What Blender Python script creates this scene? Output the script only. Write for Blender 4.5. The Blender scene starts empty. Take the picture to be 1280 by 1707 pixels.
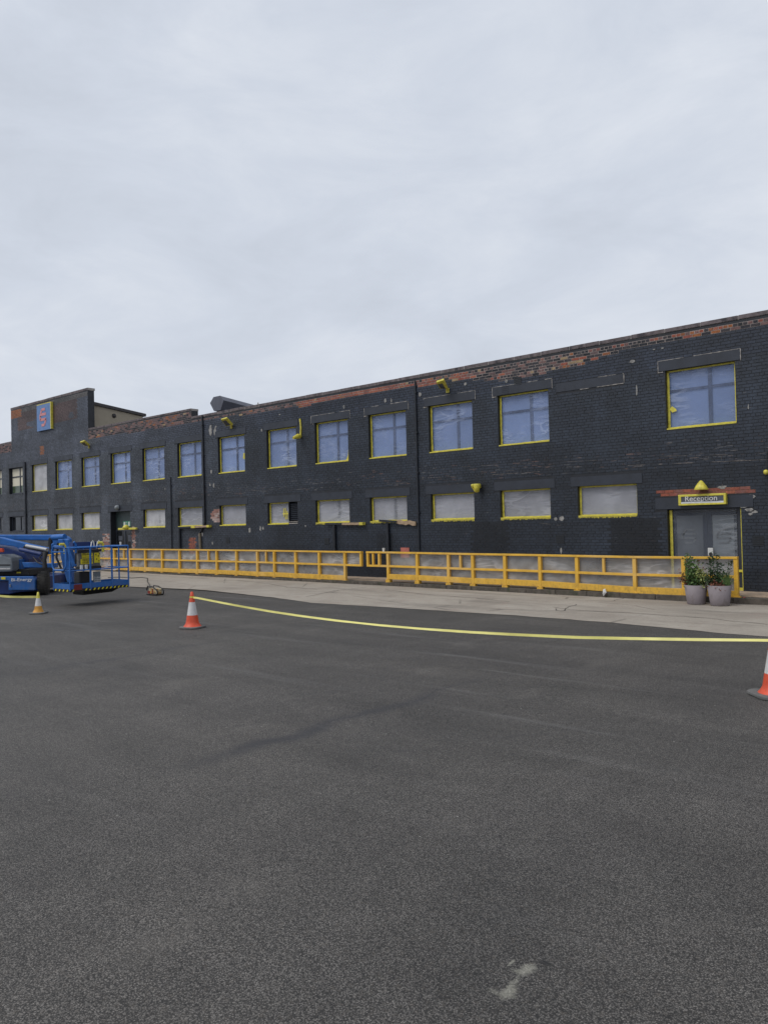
import bpy, bmesh, math, random
from mathutils import Vector, Matrix, noise
R_ = math.radians
random.seed(7)
SC = bpy.context.scene
COL = SC.collection

# ------------------------------------------------------------------ camera
FPX, YAW, PITCH, ROLL, CAMH, D = 1282.0, R_(41.10), R_(.8134), R_(-1.3732), 2.12, 20.2
F_ = Vector((-math.sin(YAW)*math.cos(PITCH), math.cos(YAW)*math.cos(PITCH), math.sin(PITCH)))
R0 = Vector((math.cos(YAW), math.sin(YAW), 0)); U0 = R0.cross(F_)
RT = R0*math.cos(ROLL)+U0*math.sin(ROLL); UP = -R0*math.sin(ROLL)+U0*math.cos(ROLL)
CAMP = Vector((0, 0, CAMH))
def ray(x, y): return F_+RT*((x-640)/FPX)-UP*((y-853.5)/FPX)
def onY(x, y, Y):
    d = ray(x, y); return CAMP+d*(Y/d.y)
def gnd(x, y, z=0.0):
    d = ray(x, y); return CAMP+d*((z-CAMH)/d.z)
def Q(x, y, Z):
    d = ray(x, y); return CAMP+d*(Z/d.dot(F_))
def px(p):
    v = Vector(p)-CAMP; Z = v.dot(F_); return 640+FPX*v.dot(RT)/Z, 853.5-FPX*v.dot(UP)/Z, Z

cam = bpy.data.cameras.new('camera'); camo = bpy.data.objects.new('camera', cam); COL.objects.link(camo)
cam.sensor_fit = 'HORIZONTAL'; cam.sensor_width = 36; cam.lens = 36*FPX/1280; cam.clip_end = 1500; cam.clip_start = .05
m = Matrix.Identity(4)
for i in range(3):
    m[i][0] = RT[i]; m[i][1] = UP[i]; m[i][2] = -F_[i]; m[i][3] = CAMP[i]
camo.matrix_world = m
SC.camera = camo

# ------------------------------------------------------------------ world and sun
W = bpy.data.worlds.new('World'); SC.world = W; W.use_nodes = True
nt = W.node_tree; N = nt.nodes; L = nt.links; N.clear()
wo = N.new('ShaderNodeOutputWorld'); bg = N.new('ShaderNodeBackground'); bg.inputs['Strength'].default_value = .1
sky = N.new('ShaderNodeTexSky'); sky.sky_type = 'NISHITA'; sky.sun_disc = False
SUN_EL, SUN_AZ = R_(52), R_(205)          # azimuth clockwise from +Y
sky.sun_elevation = SUN_EL; sky.sun_rotation = SUN_AZ; sky.air_density = 1; sky.dust_density = 4
tc = N.new('ShaderNodeTexCoord')
sep = N.new('ShaderNodeSeparateXYZ'); L.new(tc.outputs['Generated'], sep.inputs[0])
mp = N.new('ShaderNodeMapping'); mp.inputs['Scale'].default_value = (1, 1, 1.7); L.new(tc.outputs['Generated'], mp.inputs['Vector'])
n1 = N.new('ShaderNodeTexNoise'); n1.inputs['Scale'].default_value = 1.5; n1.inputs['Detail'].default_value = 7; n1.inputs['Roughness'].default_value = .5; n1.inputs['Distortion'].default_value = .35
L.new(mp.outputs[0], n1.inputs['Vector'])
n2 = N.new('ShaderNodeTexNoise'); n2.inputs['Scale'].default_value = 4.2; n2.inputs['Detail'].default_value = 6; n2.inputs['Roughness'].default_value = .62; n2.inputs['Distortion'].default_value = .4
mp2 = N.new('ShaderNodeMapping'); mp2.inputs['Scale'].default_value = (1, 1, 2.6); L.new(tc.outputs['Generated'], mp2.inputs['Vector']); L.new(mp2.outputs[0], n2.inputs['Vector'])
mx = N.new('ShaderNodeMath'); mx.operation = 'MULTIPLY_ADD'; mx.inputs[1].default_value = .45; L.new(n2.outputs[0], mx.inputs[0]); 
m6 = N.new('ShaderNodeMath'); m6.operation = 'MULTIPLY'; m6.inputs[1].default_value = .55; L.new(n1.outputs[0], m6.inputs[0]); L.new(m6.outputs[0], mx.inputs[2])
cr = N.new('ShaderNodeValToRGB'); L.new(mx.outputs[0], cr.inputs[0])
SKYB = 1.045
cr.color_ramp.elements[0].position = .36; cr.color_ramp.elements[0].color = (.56*SKYB, .605*SKYB, .685*SKYB, 1)
cr.color_ramp.elements[1].position = .62; cr.color_ramp.elements[1].color = (.715*SKYB, .755*SKYB, .825*SKYB, 1)
e = cr.color_ramp.elements.new(.48); e.color = (.62*SKYB, .668*SKYB, .755*SKYB, 1)
vm = N.new('ShaderNodeVectorMath'); vm.operation = 'SCALE'; vm.inputs['Scale'].default_value = 10.0; L.new(cr.outputs[0], vm.inputs[0])
mixs = N.new('ShaderNodeMix'); mixs.data_type = 'RGBA'; mixs.inputs[0].default_value = .95
L.new(sky.outputs[0], mixs.inputs[6]); L.new(vm.outputs[0], mixs.inputs[7])
L.new(mixs.outputs[2], bg.inputs['Color']); L.new(bg.outputs[0], wo.inputs[0])

sl = bpy.data.lights.new('sun', 'SUN'); sl.energy = 1.5; sl.angle = R_(30); sl.color = (1, .97, .93)
so = bpy.data.objects.new('sun', sl); COL.objects.link(so)
sd = Vector((math.sin(SUN_AZ)*math.cos(SUN_EL), math.cos(SUN_AZ)*math.cos(SUN_EL), math.sin(SUN_EL)))
so.rotation_euler = sd.to_track_quat('Z', 'Y').to_euler()
SC.view_settings.view_transform = 'Standard'; SC.view_settings.look = 'None'; SC.view_settings.exposure = 0; SC.view_settings.gamma = 1
SC.view_settings.use_curve_mapping = False
SC.cycles.transparent_max_bounces = 16

# ------------------------------------------------------------------ materials
class NT:
    def __init__(s, name):
        s.m = bpy.data.materials.new(name); s.m.use_nodes = True; s.t = s.m.node_tree; s.b = s.t.nodes['Principled BSDF']
        s.g = s.new('ShaderNodeNewGeometry'); s.pos = s.g.outputs['Position']
    def new(s, t, **k):
        n = s.t.nodes.new(t)
        for a, v in k.items(): setattr(n, a, v)
        return n
    def ln(s, a, b): s.t.links.new(a, b)
    def put(s, inp, v):
        if hasattr(v, 'node'): s.ln(v, inp)
        elif v is not None: inp.default_value = v
    def map(s, vec, sc=(1, 1, 1), rot=(0, 0, 0), loc=(0, 0, 0)):
        n = s.new('ShaderNodeMapping'); n.inputs['Scale'].default_value = sc; n.inputs['Rotation'].default_value = rot; n.inputs['Location'].default_value = loc
        s.ln(vec, n.inputs[0]); return n.outputs[0]
    def noise(s, vec, scale, detail=4, rough=.55, dist=0):
        n = s.new('ShaderNodeTexNoise'); n.inputs['Scale'].default_value = scale; n.inputs['Detail'].default_value = detail
        n.inputs['Roughness'].default_value = rough; n.inputs['Distortion'].default_value = dist; s.ln(vec, n.inputs['Vector']); return n.outputs[0]
    def vor(s, vec, scale, out='Distance', feature='F1', rnd=1):
        n = s.new('ShaderNodeTexVoronoi', feature=feature); n.inputs['Scale'].default_value = scale; n.inputs['Randomness'].default_value = rnd; s.ln(vec, n.inputs['Vector']); return n.outputs[out]
    def rng(s, v, a, b, c=0, d=1, smooth=False):
        n = s.new('ShaderNodeMapRange'); n.interpolation_type = 'SMOOTHSTEP' if smooth else 'LINEAR'
        s.put(n.inputs[0], v); n.inputs[1].default_value = a; n.inputs[2].default_value = b; n.inputs[3].default_value = c; n.inputs[4].default_value = d; return n.outputs[0]
    def math(s, op, a, b=None, c=None):
        n = s.new('ShaderNodeMath', operation=op); s.put(n.inputs[0], a)
        if b is not None: s.put(n.inputs[1], b)
        if c is not None: s.put(n.inputs[2], c)
        return n.outputs[0]
    def mix(s, f, a, b, mode='MIX'):
        n = s.new('ShaderNodeMix', data_type='RGBA', blend_type=mode); s.put(n.inputs[0], f)
        for i, v in ((6, a), (7, b)):
            if isinstance(v, tuple): v = (v[0], v[1], v[2], 1)
            s.put(n.inputs[i], v)
        return n.outputs[2]
    def scale(s, col, f):
        n = s.new('ShaderNodeVectorMath', operation='SCALE')
        if isinstance(col, tuple): n.inputs[0].default_value = col[:3]
        else: s.ln(col, n.inputs[0])
        s.put(n.inputs['Scale'], f); return n.outputs[0]
    def bump(s, h, strength=.3, dist=.01):
        n = s.new('ShaderNodeBump'); n.inputs['Strength'].default_value = strength; n.inputs['Distance'].default_value = dist
        s.ln(h, n.inputs['Height']); s.ln(n.outputs[0], s.b.inputs['Normal']); return n
    def xyz(s, v):
        n = s.new('ShaderNodeSeparateXYZ'); s.ln(v, n.inputs[0]); return n.outputs
    def fin(s, col=None, rough=None, metal=None, spec=None):
        b = s.b
        if col is not None:
            if isinstance(col, tuple): b.inputs['Base Color'].default_value = (*col[:3], 1)
            else: s.ln(col, b.inputs['Base Color'])
        s.put(b.inputs['Roughness'], rough); s.put(b.inputs['Metallic'], metal)
        if spec is not None: b.inputs['Specular IOR Level'].default_value = spec
        return s.m

def simple(name, col, rough=.6, metal=0, var=.2, vs=6.0, bump=0, bs=60, spec=.5, dirt_or_glint=None, ds=2.5, dthr=.55):
    k = NT(name)
    n = k.noise(k.pos, vs, 5, .6)
    c = k.scale(col, k.rng(n, .3, .7, 1-var, 1+var))
    if dirt_or_glint:
        dn = k.noise(k.map(k.pos, (1, 1, .6)), ds, 6, .65)
        c = k.mix(k.rng(dn, dthr, dthr+.12), c, dirt_or_glint)
    if bump: k.bump(k.noise(k.pos, bs, 3), bump, .005)
    return k.fin(c, k.rng(n, .3, .7, min(1, rough+.07), max(.02, rough-.07)), metal, spec)

def mat_wallpaint():
    k = NT('painted_brick'); a = k.new('ShaderNodeAttribute', attribute_name='tint')
    p = k.pos; x, y, z = k.xyz(p)
    n = k.noise(k.map(p, (1, 1, 1.3)), .55, 5, .6, .4); n2 = k.noise(p, 9, 4, .6); n3 = k.noise(k.map(p, (3.0, 3.0, .35)), 1.3, 4, .6)
    c = k.scale(a.outputs['Color'], k.rng(n, .3, .7, .64, 1.38))
    c = k.scale(c, k.rng(n2, .3, .7, .8, 1.22))
    c = k.scale(c, k.rng(n3, .35, .7, .92, 1.14))
    # worn-off paint: thin horizontal scrapes and small flecks
    s1 = k.noise(k.map(p, (3.2, 3.2, 26)), 1.0, 4, .62)
    band = k.math('MULTIPLY', k.rng(z, 3.25, 3.45, 0, 1), k.rng(z, 4.25, 3.85, 0, 1))
    thr = k.math('MULTIPLY_ADD', band, .10, k.math('MULTIPLY', k.rng(k.noise(p, .8, 3), .42, .68), .045))
    chip = k.rng(k.math('ADD', s1, thr), .725, .75)
    fl = k.noise(k.map(p, (8, 8, 22)), 1.0, 3, .7)
    chip2 = k.rng(k.math('ADD', fl, k.math('MULTIPLY', band, .06)), .75, .77)
    ch = k.math('MAXIMUM', chip, chip2)
    cc = k.mix(k.rng(k.noise(p, 1.7, 2), .45, .6), (.12, .115, .115), (.13, .075, .06))
    c = k.mix(k.math('MULTIPLY', ch, .8), c, cc)
    k.bump(k.noise(p, 45, 4, .7), .5, .006)
    return k.fin(c, k.rng(n2, .3, .7, .62, .42), 0, .5)
def mat_exposed():
    k = NT('bare_brick'); a = k.new('ShaderNodeAttribute', attribute_name='tint')
    n2 = k.noise(k.pos, 14, 5, .7); n = k.noise(k.pos, 3, 3)
    c = k.scale(a.outputs['Color'], k.rng(n2, .3, .7, .7, 1.3))
    c = k.mix(k.rng(n, .5, .75, 0, .45), c, (.13, .12, .12))
    c = k.mix(k.rng(k.noise(k.map(k.pos, (1, 1, 2)), 22, 4, .7), .62, .7, 0, .5), c, (.33, .3, .28))
    k.bump(n2, .6, .008)
    return k.fin(c, .9, 0, .25)
def mat_attr(name, rough=.7):
    k = NT(name); a = k.new('ShaderNodeAttribute', attribute_name='tint')
    c = k.scale(a.outputs['Color'], k.rng(k.noise(k.pos, 7, 4), .3, .7, .8, 1.2)); return k.fin(c, rough, 0, .3)

SEAMX = (-5.85, -11.7)
def mat_asphalt():
    k = NT('asphalt'); p = k.pos; x, y, z = k.xyz(p)
    big = k.noise(p, .22, 5, .6, .6); mid = k.noise(k.map(p, (.5, 1.6, 1), (0, 0, R_(6))), .9, 5, .6, .5)
    lane = k.noise(k.map(p, (2.6, .10, 1), (0, 0, R_(2))), 1.0, 4, .6)      # rolling marks run along Y
    v = k.vor(p, 125, 'Distance'); vc = k.vor(p, 125, 'Color'); fine = k.noise(p, 300, 3, .8); g2 = k.noise(p, 120, 4, .75); vcx = k.xyz(vc)[0]
    base = k.mix(k.rng(big, .38, .62), (.090, .0835, .0765), (.120, .110, .099))
    base = k.scale(base, k.rng(mid, .3, .7, .80, 1.2)); base = k.scale(base, k.rng(lane, .3, .7, .93, 1.08))
    st = k.math('MULTIPLY_ADD', k.math('POWER', vcx, 2.2), 1.05, .70); base = k.scale(base, st)
    base = k.scale(base, k.rng(fine, .3, .7, .62, 1.38)); base = k.scale(base, k.rng(g2, .33, .66, .74, 1.26))
    base = k.scale(base, k.rng(v, .35, .62, 1.08, .25))
    pit = k.vor(p, 62, 'Distance'); pc = k.xyz(k.vor(p, 62, 'Color'))[1]
    base = k.mix(k.math('MULTIPLY', k.rng(pit, .42, .20), k.rng(pc, .66, .80, 0, .62)), base, (.022, .021, .02))
    base = k.mix(k.math('MULTIPLY', k.rng(pit, .40, .18), k.rng(pc, .10, .04, 0, .5)), base, (.24, .225, .20))
    hue = k.noise(p, 30, 2); base = k.mix(k.rng(hue, .55, .72, 0, .35), base, (.085, .07, .055))
    # pale single stones
    sv = k.new('ShaderNodeTexVoronoi'); sv.inputs['Scale'].default_value = 5.5; k.ln(p, sv.inputs['Vector'])
    spot = k.math('MULTIPLY', k.rng(sv.outputs['Distance'], .05, .035), k.rng(k.xyz(sv.outputs['Color'])[0], .82, .84))
    base = k.mix(spot, base, (.30, .29, .26))
    oil = k.noise(k.map(p, (1, 1, 1), (0, 0, .4)), 1.35, 4, .55, .6)
    base = k.mix(k.rng(oil, .64, .74, 0, .22), base, (.03, .03, .032))
    dust = k.noise(k.map(p, (1.3, .8, 1), (0, 0, -.7)), .75, 6, .7, .4)
    base = k.mix(k.rng(dust, .56, .74, 0, .30), base, (.17, .155, .135))
    # paving seams (joint between machine passes)
    wob = k.rng(k.noise(k.map(p, (0, 1, 0)), .8, 3), 0, 1, -.35, .35)
    f = None
    for sx, (y0, y1) in zip(SEAMX, ((3.6, 9.2), (3.5, 9.6))):
        dx = k.math('ABSOLUTE', k.math('ADD', k.math('SUBTRACT', x, sx), wob))
        line = k.math('MULTIPLY', k.rng(dx, .035, .008), .7)
        wide = k.math('MULTIPLY', k.rng(dx, .22, .015, 0, 1, True), k.rng(k.noise(p, .7, 2), .42, .6, .15, .75))
        s_ = k.math('MULTIPLY', k.math('MAXIMUM', line, wide), k.math('MULTIPLY', k.rng(y, y0, y0+1.2), k.rng(y, y1, y1-1.8)))
        if sx == SEAMX[1]: s_ = k.math('MULTIPLY', s_, .5)
        f = s_ if f is None else k.math('ADD', f, s_)
    base = k.mix(k.math('MINIMUM', f, .8), base, (.028, .028, .032))
    # faint lighter streaks parallel with the building (water run-off / tyre marks)
    stn = k.noise(k.map(p, (.16, 2.2, 1), (0, 0, R_(-4))), 1.0, 5, .65)
    base = k.mix(k.math('MULTIPLY', k.rng(stn, .58, .70), k.rng(y, 4, 9, .06, .42)), base, (.15, .145, .14))
    # cement spill near the camera
    c0 = gnd(873, 1618); c1 = gnd(846, 1658)
    def blob(cx, cy, rx, ry, ang):
        q = k.map(p, (1, 1, 1), (0, 0, 0), (-cx, -cy, 0)); q = k.map(q, (1/rx, 1/ry, 0), (0, 0, -ang)); n = k.new('ShaderNodeVectorMath', operation='LENGTH'); k.ln(q, n.inputs[0]); return n.outputs['Value']
    nb = k.noise(p, 22, 5, .7)
    for c_, rx, ry, a_, st_ in ((gnd(880, 1615), .030, .034, .2, .62), (gnd(868, 1621), .034, .022, .2, .5), (gnd(848, 1655), .032, .052, .1, .62), (gnd(857, 1638), .014, .05, -.5, .45), (gnd(853, 1605), .007, .03, .6, .6), (gnd(826, 1655), .03, .014, .6, .3)):
        b = blob(c_.x, c_.y, rx, ry, YAW+a_)
        base = k.mix(k.math('MULTIPLY', k.rng(k.math('ADD', b, k.math('MULTIPLY', nb, 2.6)), 2.75, 1.85), st_), base, k.scale((.30, .29, .24), k.rng(vcx, 0, 1, .7, 1.15)))
    b = blob(gnd(908, 1606).x, gnd(908, 1606).y, .045, .022, YAW+.3)
    base = k.mix(k.rng(k.math('ADD', b, nb), 1.6, 1.1, 0, .75), base, (.012, .012, .012))
    h = k.math('ADD', k.math('MULTIPLY', v, -1.0), k.math('MULTIPLY', fine, .5))
    k.bump(h, .5, .005)
    return k.fin(base, .74, 0, .45)

def mat_concrete():
    k = NT('old_concrete'); p = k.pos; x, y, z = k.xyz(p)
    n = k.noise(p, .5, 6, .65, .5); st = k.noise(k.map(p, (.25, 2.0, 1)), .8, 6, .65, .3); f = k.noise(p, 28, 4, .7)
    c = k.mix(k.rng(n, .35, .65), (.285, .25, .21), (.385, .345, .292))
    c = k.mix(k.rng(st, .54, .68, 0, .55), c, (.155, .14, .12)); c = k.mix(k.rng(st, .42, .30, 0, .5), c, (.42, .39, .345))
    c = k.mix(k.rng(k.noise(p, 1.6, 4, .6), .60, .68, 0, .45), c, (.30, .235, .20))
    c = k.scale(c, k.rng(f, .3, .7, .86, 1.12))
    crk = k.vor(k.map(p, (.22, .5, 1)), 1.0, 'Distance', 'DISTANCE_TO_EDGE')
    n4 = k.noise(p, 1.1, 3)
    c = k.mix(k.math('MULTIPLY', k.rng(crk, .012, .003), k.rng(n4, .42, .55, 0, .45)), c, (.05, .045, .04))
    k.bump(f, .4, .006)
    return k.fin(c, .88, 0, .3)

def mat_film(name, col, alpha, rough=.28, dirt_or_glint=(.6, .6, .6), fr=1.0, crease=.5):
    k = NT(name); p = k.pos
    def ridge(rot, sc, seed, w):
        n = k.noise(k.map(p, sc, (0, rot, 0), (seed, 0, seed*.7)), fr, 2, .5, .5)
        return k.rng(k.math('ABSOLUTE', k.math('SUBTRACT', n, .5)), w, 0, 0, 1, True)
    h1 = ridge(R_(40), (.7, 1, 3.6), 0, .05); h2 = ridge(R_(-33), (.6, 1, 3.0), 5, .04); h3 = ridge(R_(62), (.5, 1, 4.4), 9, .03)
    gate = k.rng(k.noise(p, .9*fr, 2), .46, .64)
    h = k.math('MAXIMUM', k.math('MAXIMUM', h1, h2), k.math('MULTIPLY', h3, .8))
    h = k.math('MULTIPLY', h, gate)
    soft = k.noise(k.map(p, (1, 1, 2.2), (0, R_(35), 0)), 2.2*fr, 2, .5)
    k.bump(k.math('ADD', k.math('MULTIPLY', h, .35), k.math('MULTIPLY', soft, .5)), .32, .04)
    cloud = k.noise(p, 1.3*fr, 3, .6)
    oi = k.new('ShaderNodeObjectInfo').outputs['Random']
    al = k.math('ADD', k.rng(cloud, .3, .7, alpha-.10, alpha+.10), k.math('MULTIPLY', h, .22))
    c = k.mix(k.math('MULTIPLY', h, crease), k.scale(k.scale(col, k.rng(cloud, .3, .7, .82, 1.18)), k.rng(oi, 0, 1, .84, 1.18)), dirt_or_glint)  # crease highlights painted in as a lighter colour along the ridges
    al = k.math('ADD', al, k.rng(oi, 0, 1, .10, -.10))
    k.fin(c, rough, 0, .5)
    k.ln(k.math('MINIMUM', al, 1.0), k.b.inputs['Alpha'])
    return k.m

M = {}
M['wall'] = mat_wallpaint(); M['bare'] = mat_exposed(); M['bedding'] = mat_attr('mortar', .9)
M['asphalt'] = mat_asphalt(); M['concrete'] = mat_concrete()
M['walk'] = simple('walkway_screed', (.36, .27, .19), .85, var=.2, vs=3, bump=.3, dirt_or_glint=(.2, .17, .14))
M['kerb'] = simple('weathered_kerb', (.085, .072, .058), .9, var=.4, vs=7, bump=.6, bs=30, dirt_or_glint=(.045, .05, .03), ds=5)
M['coping'] = simple('coping_stone', (.135, .112, .115), .85, var=.4, vs=7, bump=.5, bs=40, dirt_or_glint=(.05, .045, .052), ds=4, dthr=.52)
M['joint'] = simple('pale_mortar', (.34, .315, .29), .9, var=.3, vs=12)
M['lintel'] = simple('painted_lintel', (.026, .031, .043), .5, var=.22, vs=3, bump=.2, bs=80)
M['scrape'] = simple('worn_paint_line', (.17, .15, .14), .9, var=.5, vs=9)
M['plaster'] = simple('plaster_daub', (.27, .26, .245), .9, var=.5, vs=14, bump=.5, dirt_or_glint=(.06, .07, .08), ds=9, dthr=.56)
M['backboard'] = simple('black_fresh_paint', (.012, .014, .016), .45, var=.3, vs=4)
M['frame'] = simple('dark_window_frame', (.035, .04, .055), .4, var=.1)
M['frameblue'] = simple('grey_window_frame', (.030, .038, .065), .4, var=.1)
M['paneblue'] = simple('blue_filmed_glass', (.225, .31, .53), .12, var=.12, vs=1.2)
M['blind'] = simple('pale_roller_blind', (.42, .42, .46), .7, var=.06, vs=2)
M['cream'] = simple('painted_cream_reflection', (.62, .58, .46), .7, var=.05, vs=2)  # cream reflection painted into the colour of the bare panes
M['greenish'] = simple('painted_green_reflection', (.06, .085, .05), .15, var=.3, vs=3)  # green reflection painted into the lower part of the bare panes
M['darkglass'] = simple('dark_glass', (.015, .017, .02), .08, var=.2, vs=2)
M['interior'] = simple('dim_interior', (.05, .042, .033), .8, var=.5, vs=3)
M['tape'] = simple('yellow_masking_tape', (.62, .54, .07), .45, var=.25, vs=9, bump=.5, bs=30, dirt_or_glint=(.50, .38, .05), ds=6, dthr=.6)
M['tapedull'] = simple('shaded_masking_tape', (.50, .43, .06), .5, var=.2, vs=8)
M['hazard'] = simple('yellow_barrier_tape', (.70, .65, .20), .4, var=.12, vs=3)
def mat_fence():
    k = NT('yellow_painted_timber'); p = k.pos
    n = k.noise(p, 3, 5, .6); g = k.noise(k.map(p, (2, 2, 1.2)), 9, 5, .7); z = k.xyz(p)[2]
    c = k.scale((.72, .42, .05), k.rng(n, .3, .7, .82, 1.15))
    c = k.mix(k.rng(g, .55, .72, 0, .5), c, (.47, .24, .03))
    low = k.rng(z, .50, .20)
    c = k.mix(k.math('MULTIPLY', low, k.rng(g, .42, .66, 0, .55)), c, (.20, .13, .06))
    chip = k.noise(p, 26, 4, .7); c = k.mix(k.rng(chip, .68, .71, 0, .8), c, (.16, .13, .10))
    c = k.mix(k.rng(k.noise(k.map(p, (.6, .6, .6)), 1.2, 2), .56, .66, 0, .35), c, (.72, .48, .20))
    k.bump(g, .3, .01)
    return k.fin(c, k.rng(n, .3, .7, .55, .38), 0, .5)
M['fence'] = mat_fence() if True else simple('yellow_painted_timber', (.72, .415, .05), .45, var=.2, vs=3.0, bump=.3, bs=30, dirt_or_glint=(.50, .26, .03), ds=2.6, dthr=.57)
M['filmblue'] = mat_film('blue_protective_film', (.25, .32, .52), .32, .15, (.55, .62, .80), 1.0, .45)
M['filmclear'] = mat_film('clear_dust_sheet', (.36, .37, .41), .50, .22, (.60, .60, .65), .8, .3)
M['filmwhite'] = mat_film('white_dust_sheet', (.60, .60, .62), .62, .35, (.75, .75, .76), .8, .35)
M['filmfence'] = mat_film('fence_dust_sheet', (.43, .42, .405), .58, .16, (.60, .58, .58), 1.0, .6)
M['filmdoor'] = mat_film('door_dust_sheet', (.15, .165, .185), .30, .25, (.34, .36, .39), .8, .7)
M['blue'] = simple('blue_machine_paint', (.014, .125, .42), .4, var=.2, vs=4, bump=.1, dirt_or_glint=(.01, .04, .16), ds=3, dthr=.6)
def mat_lift():
    k = NT('scuffed_blue_paint'); p = k.pos; n = k.noise(p, 4, 5, .65); g = k.noise(p, 17, 5, .7); z = k.xyz(p)[2]
    c = k.scale((.014, .125, .42), k.rng(n, .3, .7, .72, 1.2))
    c = k.mix(k.rng(g, .54, .68, 0, .5), c, (.07, .12, .22)); c = k.mix(k.rng(k.noise(p, 40, 4, .7), .66, .70, 0, .7), c, (.16, .15, .14))
    c = k.mix(k.math('MULTIPLY', k.rng(z, 1.0, .3), k.rng(n, .42, .62, 0, .5)), c, (.10, .09, .075))
    return k.fin(c, k.rng(g, .3, .7, .32, .55), 0, .5)
M['blue'] = mat_lift()
M['navy'] = simple('navy_machine_paint', (.008, .028, .13), .45, var=.25, vs=4)
M['blackmetal'] = simple('black_steel', (.012, .012, .014), .5, var=.3)
M['grey'] = simple('grey_engine_cover', (.20, .22, .235), .5, var=.12)
M['rubber'] = simple('tyre_rubber', (.038, .035, .031), .85, var=.4, vs=12, bump=.5)
M['chrome'] = simple('hydraulic_ram_steel', (.42, .42, .42), .35, .5, var=.15)
M['white'] = simple('white_plastic', (.62, .62, .6), .5, var=.1)
M['red'] = simple('orange_red_plastic', (.62, .075, .028), .5, var=.14, vs=9, dirt_or_glint=(.35, .06, .04), ds=9, dthr=.62)
M['oldorange'] = simple('faded_orange_plastic', (.56, .27, .04), .6, var=.25, vs=9, dirt_or_glint=(.28, .16, .07), ds=9, dthr=.58)
M['conewhite'] = simple('cone_reflective_sleeve', (.58, .57, .56), .5, var=.12, vs=9, dirt_or_glint=(.36, .35, .34), ds=8, dthr=.6)
M['conebase'] = simple('grey_rubber_base', (.13, .13, .125), .85, var=.3, vs=9, bump=.4)
M['signred'] = simple('dark_red_reflector', (.16, .02, .02), .4)
M['signyellow'] = simple('yellow_warning_sticker', (.66, .55, .02), .5, var=.08)
M['ink'] = simple('black_print', (.02, .02, .02), .6)
M['beige'] = simple('beige_cladding', (.33, .285, .215), .75, var=.08, vs=1)
M['roofdark'] = simple('dark_roof_trim', (.055, .05, .05), .7)
M['duct'] = simple('galvanised_duct', (.095, .10, .125), .55, 0, var=.18, vs=3)
M['roofing'] = simple('roof_felt', (.09, .09, .09), .9)
M['pipe'] = simple('black_pipe', (.016, .019, .026), .45, var=.3)
M['pipebare'] = simple('bare_rusty_pipe', (.16, .13, .09), .7, var=.3)
M['wood'] = simple('weathered_board', (.36, .26, .17), .8, var=.3, vs=9)
M['logoblue'] = simple('blue_sign_face', (.10, .20, .42), .4, var=.1)
M['coral'] = simple('coral_logo', (.62, .25, .25), .5, var=.1)
M['fadedlogo'] = simple('frosted_logo', (.20, .215, .235), .5, var=.2)
M['signgrey'] = simple('grey_sign_face', (.07, .077, .095), .5)
M['green'] = simple('green_exit_sign', (.03, .20, .12), .5)
M['greendoor'] = simple('dark_green_panel', (.032, .052, .052), .45, var=.1)
M['pot'] = simple('mauve_grey_planter', (.225, .195, .205), .75, var=.1, vs=4, bump=.25, bs=90, dirt_or_glint=(.17, .145, .14), ds=5)
M['soil'] = simple('potting_soil', (.02, .014, .01), .95, bump=.8)
M['leafdark'] = simple('dark_leaves', (.032, .065, .024), .5, var=.5, vs=25)
M['leafmid'] = simple('green_leaves', (.095, .165, .045), .5, var=.45, vs=25)
M['leafyellow'] = simple('variegated_leaves', (.30, .34, .11), .5, var=.4, vs=25)
M['leafred'] = simple('russet_dry_leaves', (.20, .075, .045), .7, var=.4, vs=25)
M['stem'] = simple('plant_stem', (.05, .035, .02), .8)
M['weed'] = simple('dry_grass', (.09, .085, .04), .8, var=.4, vs=20)
M['redboard'] = simple('pink_red_board', (.42, .13, .10), .7)
M['genred'] = simple('worn_red_casing', (.22, .03, .02), .5)
M['gencream'] = simple('dirty_cream_casing', (.50, .42, .26), .6, var=.3, vs=14, dirt_or_glint=(.32, .16, .03), ds=12, dthr=.5)
M['crack'] = simple('tar_crack_filler', (.075, .066, .056), .9)
M['reset'] = simple('clean_concrete_patch', (.32, .30, .26), .9)

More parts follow.
